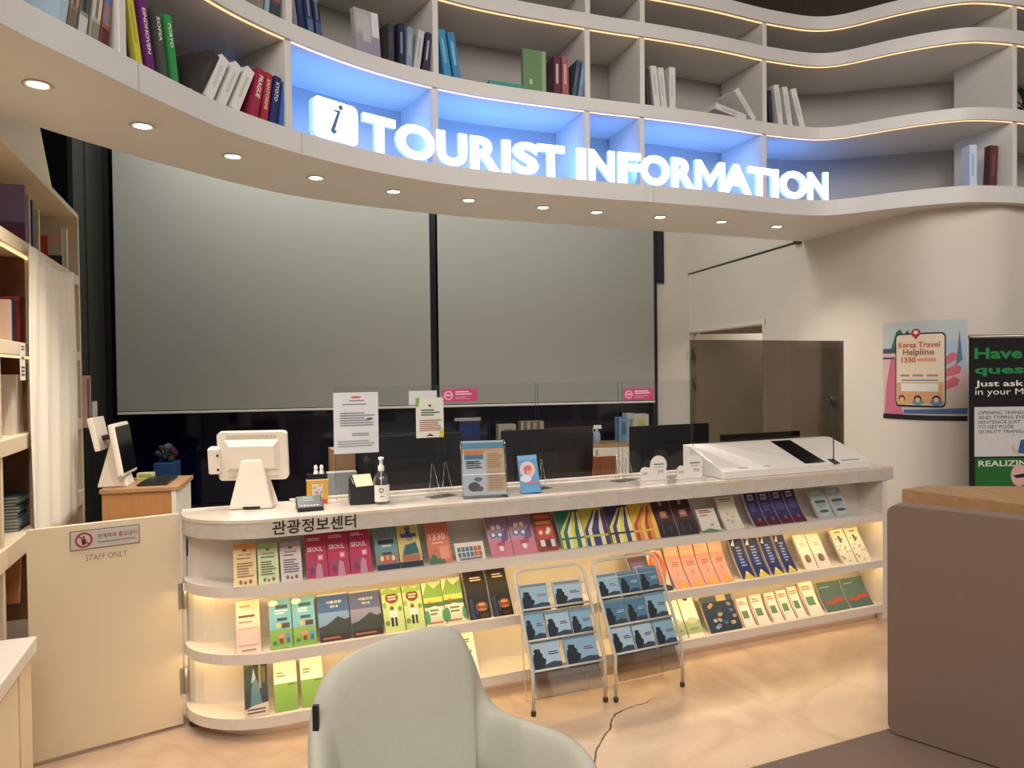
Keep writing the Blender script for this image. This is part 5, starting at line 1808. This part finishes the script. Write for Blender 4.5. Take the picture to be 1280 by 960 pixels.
tag(m.build('note_block', None, dM @ Mx.Translation((p.x, .36, dz + .0008)), bevel=.003), 'small yellow-green note block at the back of the oak side desk', 'note block')

# staff desk with screens
FLR = 0.0
t = thing('staff_desk', 'low staff desk running behind the marble counter', 'desk', CM @ Mx.Translation((.55, DEP + .30, 0)))
m = MB()
m.box((0, 0, .72), (3.2, .70, .75), 'white_paint')
m.build('desktop', t, bevel=.003)
for x in (.02, 1.55, 3.15):
    m = MB()
    m.box((x, .03, 0), (x + .03, .67, .72), 'white_paint')
    m.build('side_panel', t)


def monitor(x0, x1, ytop, tt, ybot, label):
    a, b = ct(x0, ytop, tt), ct(x1, ytop, tt)
    w = b.x - a.x
    zc = (a.z + ct(x1, ytop - (x1 - x0) * .012, tt).z) / 2
    H = w * .58
    zt_ = ct((x0 + x1) / 2, ytop, tt).z
    t = thing('monitor', label, 'monitor', CM @ Mx.Translation(((a.x + b.x) / 2, tt, .7508)), 'black monitors on the staff desk')
    z1 = zt_ - .7508
    z0 = max(.05, z1 - H)
    m = MB()
    m.prism(rrect(-w / 2, z0, w / 2, z1, .008), -.02, 0, 'black_plastic', RX)
    m.prism(rrect(-w * .36, z0 + .02, w * .36, z0 + (z1 - z0) * .62, .01), 0, .022, 'black_plastic', RX)
    m.build('housing', t)
    m = MB()
    m.prism(rrect(-w / 2 + .008, z0 + .008, w / 2 - .008, z1 - .008, .004), -.022, -.0202, 'screen_black', RX)
    m.build('screen', t)
    m = MB()
    m.box((-.03, -.02, 0), (.03, -.001, z0 + .1), 'black_plastic')
    m.box((-.12, -.09, 0), (.12, .09, .012), 'black_plastic')
    m.build('stand', t, bevel=.003)
    return t


monitor(448, 577, 544, .85, 640, 'wide black monitor seen from behind, behind the sanitizer bottle')
monitor(627, 741, 536, .85, 640, 'wide black monitor seen from behind, right of the tilted poster holder')
monitor(788, 886, 531, .85, 600, 'black monitor seen from behind, just left of the tinted glass screen')
monitor(902, 1000, 541, .80, 600, 'black monitor seen dimly through the tinted glass screen')
# brown folder leaning on the desk
a, b = ct(743, 572, .70), ct(772, 572, .70)
m = MB()
mat('folder_brown', '#8a4a2c', .5, var=.1)
m.prism([(0, 0), (b.x - a.x + .02, 0), (b.x - a.x, a.z - .7508), (.03, a.z - .7508)], -.05, 0, 'folder_brown', RX)
m.box((.05, -.0006, .02), (.056, 0, a.z - .80), ink('#6a3420'))
tag(m.build('brown_folder', None, CM @ Mx.Translation((a.x, .72, .7508)), bevel=.006), 'brown leather folder standing behind the clear holder, between two monitors', 'folder')
# chair back behind the counter
a, b = ct(415, 562, .72), ct(444, 562, .72)
m = MB()
m.box((0, 0, 0), (b.x - a.x, .14, a.z - .7508), 'brown_box')
m.box((0, -.0008, .10), (b.x - a.x, 0, .13), ink('#b49a74'))
tag(m.build('cardboard_box', None, CM @ Mx.Translation((a.x, .72, .7508)), bevel=.003), 'brown cardboard box behind the orange notice stand', 'box')
a, b = ct(410, 592, .62), ct(436, 592, .62)
m = MB()
m.box((0, 0, 0), (.16, .08, a.z - .7508), ink('#9aa0a0'))
m.box((0, -.0008, .08), (.16, 0, .10), ink('#5a7a9a'))
tag(m.build('document_tray', None, CM @ Mx.Translation((a.x, .63, .7508)), bevel=.002), 'small grey tray in front of the cardboard box behind the counter', 'tray')

# back cabinet under the window
bl, br = wt(560, 556, -.42), wt(815, 553, -.42)
cab_z = br.z
t = thing('low_cabinet', 'low cream cabinet with a wooden top under the right-hand window', 'cabinet', WM @ Mx.Translation((bl.x, -.42, 0)))
w = xr - bl.x + .1
m = MB()
m.box((0, 0, 0), (w, .38, cab_z - .03), 'white_paint')
m.build('body', t)
m = MB()
m.box((-.01, -.01, cab_z - .03), (w, .385, cab_z), 'oak_table')
m.build('top', t)
for k in range(5):
    m = MB()
    m.box((w * k / 5 + .006, -.018, .08), (w * (k + 1) / 5 - .006, -.001, cab_z - .04), 'white_paint')
    d = m.build('door', t, bevel=.002)
    m = MB()
    m.box((w * (k + (.88 if k % 2 == 0 else .10)) / 5, -.030, cab_z - .16), (w * (k + (.92 if k % 2 == 0 else .14)) / 5, -.018, cab_z - .06), 'alu')
    m.build('handle', d)


def on_cab(px, tt=-.3):
    return wt(px, 555, tt).x


p = on_cab(746)
t = thing('spray_bottle', 'white-headed spray bottle standing on the low cabinet', 'bottle', WM @ Mx.Translation((p, -.3, cab_z + .0008)))
m = MB()
m.lathe([(.035, 0), (.04, .01), (.04, .10), (.016, .14), (.014, .155)], ink('#8fa8b8'), 16)
m.build('body', t)
m = MB()
m.box((-.035, -.015, .155), (.05, .015, .195), 'white_plastic')
m.tube([(-.03, 0, .17), (-.045, 0, .14), (-.035, 0, .11)], .006, 'white_plastic', 6)
m.build('trigger_head', t, bevel=.004)
for x0, x1, yt, c, lab, c2 in ((774, 785, 522, '#5f92b8', 'blue upright carton on the low cabinet left of the pale boxes', '#3f6a92'), (783, 794, 517, '#a8b0b0', 'grey-white tall box between the blue carton and the pale green box', '#7a8484'),
                               (792, 811, 518, '#b9bba0', 'pale yellow-green box at the right end of the low cabinet', '#a8b04c'), (623, 645, 531, '#a39a80', 'flat beige carton on the cabinet behind the poster holder', '#7a725c'),
                               (651, 680, 527, '#8a7a68', 'box wrapped in brown and grey stripes above the second monitor', '#5a4434')):
    a, b = wt(x0, yt, -.28), wt(x1, yt, -.28)
    m = MB()
    w, h = b.x - a.x, a.z - cab_z - .001
    m.box((0, 0, 0), (w, .14, h), ink(c))
    if x0 == 651:
        for k in range(7):
            m.box((w * (k + .1) / 7, -.001, h * .15), (w * (k + .5) / 7, 0, h * .98), ink('#4a3428' if k % 2 else '#b0a898'))
    else:
        m.box((w * .3, -.001, h * .3), (w * .75, 0, h * .8), ink(c2))
    tag(m.build('storage_box', None, WM @ Mx.Translation((a.x, -.28, cab_z + .0008)), bevel=.003), lab, 'box', 'boxes on the low cabinet')
# blue calendar hanging on the window
a, b = wt(574, 524, -.05), wt(600, 553, -.05)
a = wt(574, 524, .022)
b = wt(600, 553, .022)
m = MB()
w, h = b.x - a.x, a.z - b.z
m.box((0, -.004, 0), (w, 0, h), ink('#1f3f86'))
m.box((-.05, -.012, h - .02), (w + .01, .0, h + .015), ink('#cfd6dc'))
m.box((.02, -.0046, .03), (w - .02, -.004, h * .3), ink('#2c2c66'))
tag(m.build('calendar', None, WM @ Mx.Translation((a.x, .024, b.z))), 'blue calendar sheet with a white top strip hanging on the dark window', 'calendar')
# blue bin with round multicoloured lid on the floor behind the side desk
p = wt(206, 600, -.55)
t = thing('storage_bin', 'blue bin topped with a round multicoloured bundle, behind the oak side desk', 'bin', WM @ Mx.Translation((p.x, -.45, 0)))
w = wt(219, 600, -.45).x - wt(192, 600, -.45).x
z1, z2 = wt(206, 577, -.45).z, wt(206, 556, -.45).z
m = MB()
m.box((-w / 2, -.12, 0), (w / 2, .12, z1), ink('#2a5796'))
m.build('body', t, bevel=.01)
m = MB()
r = (z2 - z1) / 2
for k in range(40):
    a = random.uniform(0, 2 * PI)
    q = r * math.sqrt(random.random()) * .85
    c = (q * math.cos(a) * 1.1, random.uniform(-.05, .05), z1 + r + q * math.sin(a))
    m.lathe([(.001, -.03), (.024, -.018), (.03, 0), (.024, .018), (.001, .03)], ink(random.choice(('#2c4a38', '#4c2a34', '#5a6078', '#1f2a48', '#3a5a3c', '#463248'))), 8, c)
m.build('bundle', t)

# ------------------------------------------------------------------ poster and banner on the right
l0, l1 = bis(lambda l: proj(WALL_R.at(l)[0] + V((0, 0, 1.6)))[0] - 1104.5, 2.0, 5.5), bis(lambda l: proj(WALL_R.at(l)[0] + V((0, 0, 1.6)))[0] - 1209, 2.0, 5.5)
p0 = WALL_R.at(l0)[0]
q = hit(1157, 401, WALL_R.at((l0 + l1) / 2)[0], (0, 1, 0))
q2 = hit(1157, 525, WALL_R.at((l0 + l1) / 2)[0], (0, 1, 0))
pz0, pz1 = q2.z, q.z
PWd, PHt = l1 - l0, pz1 - pz0
m = MB()
PH_ = PHt


def pw(p):
    pt, tg, nn = WALL_R.at(l0 + p.x)
    return pt + nn * (p.y - .004) + V((0, 0, pz0 + p.z))


m.fn = pw


def pr_(x0, y0, x1, y1, c, k=1, n=10):
    return pp_([(x0, y0), (x1, y0), (x1, y1), (x0, y1)], c, k)


def pp_(pts, c, k):
    for t3 in tessellate_polygon([[V((a[0], a[1], 0)) for a in pts]]):
        A, B, C = [pts[i] for i in t3]
        if (B[0] - A[0]) * (C[1] - A[1]) - (C[0] - A[0]) * (B[1] - A[1]) < 0:
            A, C = C, A
        x0, x1 = min(A[0], B[0], C[0]), max(A[0], B[0], C[0])
        for j in range(int(x0 * 24), int(x1 * 24) + 1):      # cut into narrow strips that follow the curved wall
            poly = [A, B, C]
            for s_, lim in ((1, j / 24), (-1, (j + 1) / 24)):
                o_ = []
                for i in range(len(poly)):
                    p, q_ = poly[i], poly[(i + 1) % len(poly)]
                    ip, iq = s_ * (p[0] - lim) >= 0, s_ * (q_[0] - lim) >= 0
                    if ip:
                        o_.append(p)
                    if ip != iq:
                        f = (lim - p[0]) / (q_[0] - p[0])
                        o_.append((lim, p[1] + (q_[1] - p[1]) * f))
                poly = o_
            if len(poly) > 2:
                m.add([(a[0] * PWd, -k * .0004, a[1] * PH_) for a in poly], [tuple(range(len(poly)))], ink(c))


def ell(cx, cy, rx, ry, n=14):
    return [(cx + rx * math.cos(2 * PI * i / n), cy + ry * math.sin(2 * PI * i / n)) for i in range(n)]


pr_(0, .05, 1, .3, '#c9bfae')
pr_(0, .3, 1, .72, '#d9b6b4')
pr_(0, .72, 1, 1, '#b9c6c8')
pr_(.7, .5, 1, .8, '#a8c2d4', 1.5)
pp_([(.12, .72), (.2, .9), (.26, .93), (.3, .86), (.36, .92), (.42, .72)], '#2c7a68', 2)
pr_(0, .68, .3, .73, '#4a5468', 2.5, 4)
pr_(0, .62, .18, .64, '#5a4a66', 2.6, 4)
pp_([(0.02, .05), (.05, .35), (.12, .62), (.2, .62), (.24, .2), (.3, .05)], '#d06a84', 3)
pp_([(.88, .55), (.9, .72), (.92, .9), (.95, .6)], '#5a7a92', 3)
pp_([(.3, .06), (.3, .1), (1, .13), (1, .07)], '#4a6aa8', 3)
pp_([(.76, .62), (.84, .68), (.9, .66), (.88, .6), (.78, .55)], '#d9687c', 4)
pp_([(.76, .50), (.88, .56), (.94, .53), (.92, .47), (.78, .43)], '#d9687c', 4)
pp_([(.76, .38), (.86, .44), (.92, .41), (.9, .35), (.78, .31)], '#d9687c', 4)
ph = rrect(.19, .13, .78, .88, .05)
pp_(ph, '#2c2a3a', 5)
pp_(rrect(.205, .15, .765, .865, .04), '#e9d6bc', 6)
pr_(.215, .16, .755, .38, '#e0a46c', 7, 6)
pp_(ell(.46, .88, .055, .045), '#c83a44', 8)
pp_([(.42, .865), (.5, .865), (.46, .81)], '#c83a44', 8)
pp_(ell(.46, .885, .025, .02), '#f0e4dc', 9)
for k, (x, c, d) in enumerate(((.28, '#5a3a2c', '#e0b050'), (.48, '#2c2a2e', '#5aa0a8'), (.68, '#3a3450', '#4a8ac0'))):
    pp_(ell(x, .18, .07, .03), d, 8)
    pp_(ell(x, .215, .045, .035), c, 9)
    pp_(ell(x, .205, .03, .025), '#e8b894', 10)
pr_(.27, .29, .70, .37, '#e6e4da', 8, 6)
pr_(0, 0, 1, .05, '#2a2024', 2)


def pt_(s, x, y, h, c, w):
    m.text(s, ink(c), h * PH_, (x * PWd, -.0045, y * PH_), (1, 0, 0), (0, 0, 1), w=w * PWd, bold=.02)


pt_('Korea Travel', .24, .735, .055, '#d8653c', .48)
pt_('Helpline', .30, .66, .06, '#a86a58', .36)
pt_('1330', .28, .585, .05, '#d04a34', .18)
pr_(.48, .59, .68, .625, '#e0a070', 8, 4)
for k in range(3):
    pr_(.26 + .16 * k, .44, .38 + .16 * k, .46, '#b08a70', 8, 2)
pr_(.28, .395, .70, .41, '#7a9ab0', 8, 4)
o = m.build('wall_poster')
tag(o, 'travel helpline poster with a hand holding a phone, on the curved wall', 'poster')

# roll-up banner
bz = hit(1211, 421, (0, 4.55, 0), (0, 1, 0))
BNM = frame((bz.x, 4.55, 0), (1, .03, 0))
bh = bz.z
BW = 1.0
t = thing('rollup_banner', 'black roll-up banner reading Have questions, cut by the right edge of the photo', 'banner', BNM)
m = MB()
m.box((0, -.001, .06), (BW, .001, bh), ink('#17171a'))
BNI = BNM.inverted()


def bn(u, v):
    return BNI @ hit(u, v, BNM @ V((0, -.002, 0)), BNM.to_3x3() @ V((0, 1, 0)))


def brect(u0, v0, x1, v1, c, y=-.0016):
    a, b = bn(u0, v0), bn(u0, v1)
    m.add([(a.x, y, b.z), (x1, y, b.z), (x1, y, a.z), (a.x, y, a.z)], [(0, 1, 2, 3)], ink(c))


def btext(s, u, v0, v1, c, k=1.0, y=-.0022, bold=.015, wpx=None):
    a, b = bn(u, v0), bn(u, v1)
    vs, _ = text_geo(s, bold)
    h = (a.z - b.z)
    ww = None
    if wpx:
        ww = bn(u + wpx, v1).x - b.x
    m.text(s, ink(c), h, (b.x, y, b.z), (1, 0, 0), (0, 0, 1), bold=bold, w=ww)


brect(1218, 509, BW - .03, 571, '#c9c8c8')
brect(1219, 573, BW - .03, 700, '#1e6a2a')
btext('Have', 1218, 435, 448, '#1f8a44', wpx=60, bold=.03)
btext('questions?', 1218, 456.5, 467, '#1f8a44', wpx=139, bold=.03)
btext('Just ask counselors', 1219, 476, 483, '#e4e2de', wpx=148)
btext('in your MOTHER tongue', 1219, 486, 493.5, '#e4e2de', wpx=160, bold=.0)
for k, s in enumerate(('OPENING TRANSLATION APP', 'AND TYPING EVERY SINGLE', 'SENTENCE JUST', 'TO GET POOR', 'QUALITY TRANSLATION')):
    n_ = len(s)
    btext(s, 1223, 514 + k * 5.9, 518 + k * 5.9, '#3a3a3c', wpx=n_ * 4.05, bold=.005)
btext('REALIZING', 1223, 576, 583, '#d8d8ce', wpx=72, bold=.02)
a = bn(1272, 560)
m.prism([(a.x, a.z - .03), (a.x + .02, a.z + .05), (a.x + .12, a.z + .07), (a.x + .12, a.z - .05)], .0022, .0026, ink('#2f5aa0'), RX)
m.prism([(a.x - .03, a.z - .02), (a.x - .04, a.z + .01), (a.x - .03, a.z + .02), (a.x + .02, a.z - .05)], .0028, .0032, ink('#d8a898'), RX)
a = bn(1276, 594)
m.prism([(a.x - .01 + .055 * math.cos(2 * PI * k / 16), a.z + .07 * math.sin(2 * PI * k / 16)) for k in range(16)], .0022, .0026, ink('#d9a8a0'), RX)
m.prism([(a.x - .05, a.z), (a.x - .03, a.z - .018), (a.x + .03, a.z - .012), (a.x + .04, a.z + .015)], .0028, .0032, ink('#26201e'), RX)
m.build('banner_sheet', t)
m = MB()
m.tube([(0, 0, bh), (BW, 0, bh)], .012, 'steel', 8)
m.lathe([(.012, 0), (.012, .01)], 'steel', 10, (0.02, -.012, bh - .01))
m.build('top_rail', t)
m = MB()
m.box((-.01, -.10, 0), (BW + .01, .10, .06), 'alu')
m.build('base', t, bevel=.01)
m = MB()
m.tube([(BW / 2, .03, .06), (BW / 2, .015, bh)], .008, 'steel', 8)
m.build('support_pole', t)

# ------------------------------------------------------------------ wooden table behind the bench
tz = 1.13
t = thing('wooden_table', 'high oak table top behind the brown bench at the right', 'table', Mx.Translation((2.2, 2.7, 0)))
m = MB()
m.prism([(1.655 - 2.2, 3.06 - 2.7), (1.91 - 2.2, 2.69 - 2.7), (2.5 - 2.2, 1.90 - 2.7), (3.1 - 2.2, 2.35 - 2.7), (2.55 - 2.2, 3.06 - 2.7), (1.80 - 2.2, 3.14 - 2.7)], tz - .052, tz, 'oak_table')
m.build('table_top', t, bevel=.003)
m = MB()
m.prism([(-.30, .24), (-.06, -.06), (.35, -.55), (.65, -.3), (.25, .26)], 0, tz - .053, 'oak_desk')
m.build('base', t)

# ------------------------------------------------------------------ brown bench
sd = V((.70, -.714, 0)).normalized()
kM = frame((1.215, 2.335, 0), sd)       # x along the backrest towards the camera's right, y behind it
t = thing('bench', 'brown leather bench with a tall padded back, in the right foreground', 'bench', kM)
KI = kM.inverted()
m = MB()
m.prism(rrect(0, .46, 1.15, 1.205, .03, 6), -.085, 0, 'leather_brown', RX)
m.build('backrest', t, kM, bevel=.018, seg=4)
m = MB()
pts = [KI @ V(q) for q in ((1.255, 2.372, 0), (.70, 2.14, 0), (.98, 1.35, 0), (1.98, 1.60, 0))]
m.prism([(q.x, q.y) for q in pts], .33, .455, 'leather_brown')
m.build('seat', t, kM, bevel=.025, seg=4)
m = MB()
pts = [KI @ V(q) for q in ((1.25, 2.28, 0), (.82, 2.08, 0), (1.04, 1.45, 0), (1.85, 1.62, 0))]
m.prism([(q.x, q.y) for q in pts], .06, .33, 'leather_brown')
m.build('seat_base', t, kM, bevel=.01)
for q in ((1.2, 2.2), (.9, 2.05), (1.08, 1.52), (1.75, 1.66)):
    m = MB()
    q = KI @ V((*q, 0))
    m.lathe([(.018, 0), (.02, .06)], 'frame_black', 12, (q.x, q.y, 0))
    m.build('leg', t, kM)

# ------------------------------------------------------------------ pale armchair in the foreground
cp = Path([(-.25, 1.45, .55), (-.40, 1.65, .57), (-.505, 1.80, .60), (-.550, 1.91, .68), (-.553, 1.985, .785), (-.50, 2.055, .842), (-.39, 2.135, .868), (-.27, 2.205, .876),
           (-.19, 2.25, .852), (-.135, 2.27, .755), (-.09, 2.262, .640), (-.03, 2.225, .600), (.07, 2.125, .612), (.16, 2.03, .618), (.215, 1.955, .588), (.232, 1.915, .52)], 5)
C0 = V((-.15, 1.85, 0))
t = thing('armchair', 'pale grey-green tub armchair in the foreground, left of the wire racks', 'armchair', Mx.Translation(C0))
m = MB()
vs, fs = [], []
NS = 0
P = cp.p
for i, p in enumerate(P):
    d = (P[min(i + 1, len(P) - 1)] - P[max(i - 1, 0)])
    d.z = 0
    d.normalize()
    n = V((-d.y, d.x, 0))      # outward
    zt_ = p.z
    sec = []
    for off, z in ((-.020, .28), (.012, .33), (.022, .45), (.020, zt_ - .10), (.016, zt_ - .045), (.006, zt_ - .014), (-.012, zt_), (-.034, zt_ - .012), (-.048, zt_ - .045), (-.056, zt_ - .10), (-.062, .46), (-.055, .40)):
        z = max(z, .28)
        lean = -.13 * (zt_ - z)
        sec.append(V((p.x, p.y, z)) + n * (off + lean) - C0)
    NS = len(sec)
    vs += sec
for i in range(len(P) - 1):
    for k in range(NS):
        a, b = i * NS + k, i * NS + (k + 1) % NS
        fs.append((a, b, b + NS, a + NS))
fs.append(tuple(range(NS))[::-1])
fs.append(tuple((len(P) - 1) * NS + k for k in range(NS)))
m.add(vs, [tuple(reversed(f)) for f in fs], 'leather_green', True)
m.build('shell', t, Mx.Translation(C0), sub=1)
m = MB()
inn = []
for i, p in enumerate(P):
    d = (P[min(i + 1, len(P) - 1)] - P[max(i - 1, 0)])
    d.z = 0
    d.normalize()
    n = V((-d.y, d.x, 0))
    q = V((p.x, p.y, 0)) - n * (.07 + .13 * (p.z - .42)) - C0
    inn.append((q.x, q.y))
m.prism(inn[2:-2], .31, .44, 'leather_green')
m.build('seat_cushion', t, Mx.Translation(C0), bevel=.02, seg=3)
for x, y in ((-.36, 2.0), (-.16, 2.12), (-.20, 1.60), (.05, 1.95)):
    m = MB()
    m.tube([(x - C0.x, y - C0.y, .31), ((x - C0.x) * 1.25, (y - C0.y) * 1.25, 0)], [.014, .010], 'frame_black', 10)
    m.build('leg', t, Mx.Translation(C0))
q = hit(395, 897, (0, 1.93, 0), (0, 1, 0))
m = MB()
m.box((-.008, -.006, -.034), (.008, .006, .034), 'frame_black')
m.build('label_tab', t, Mx.Translation(q))
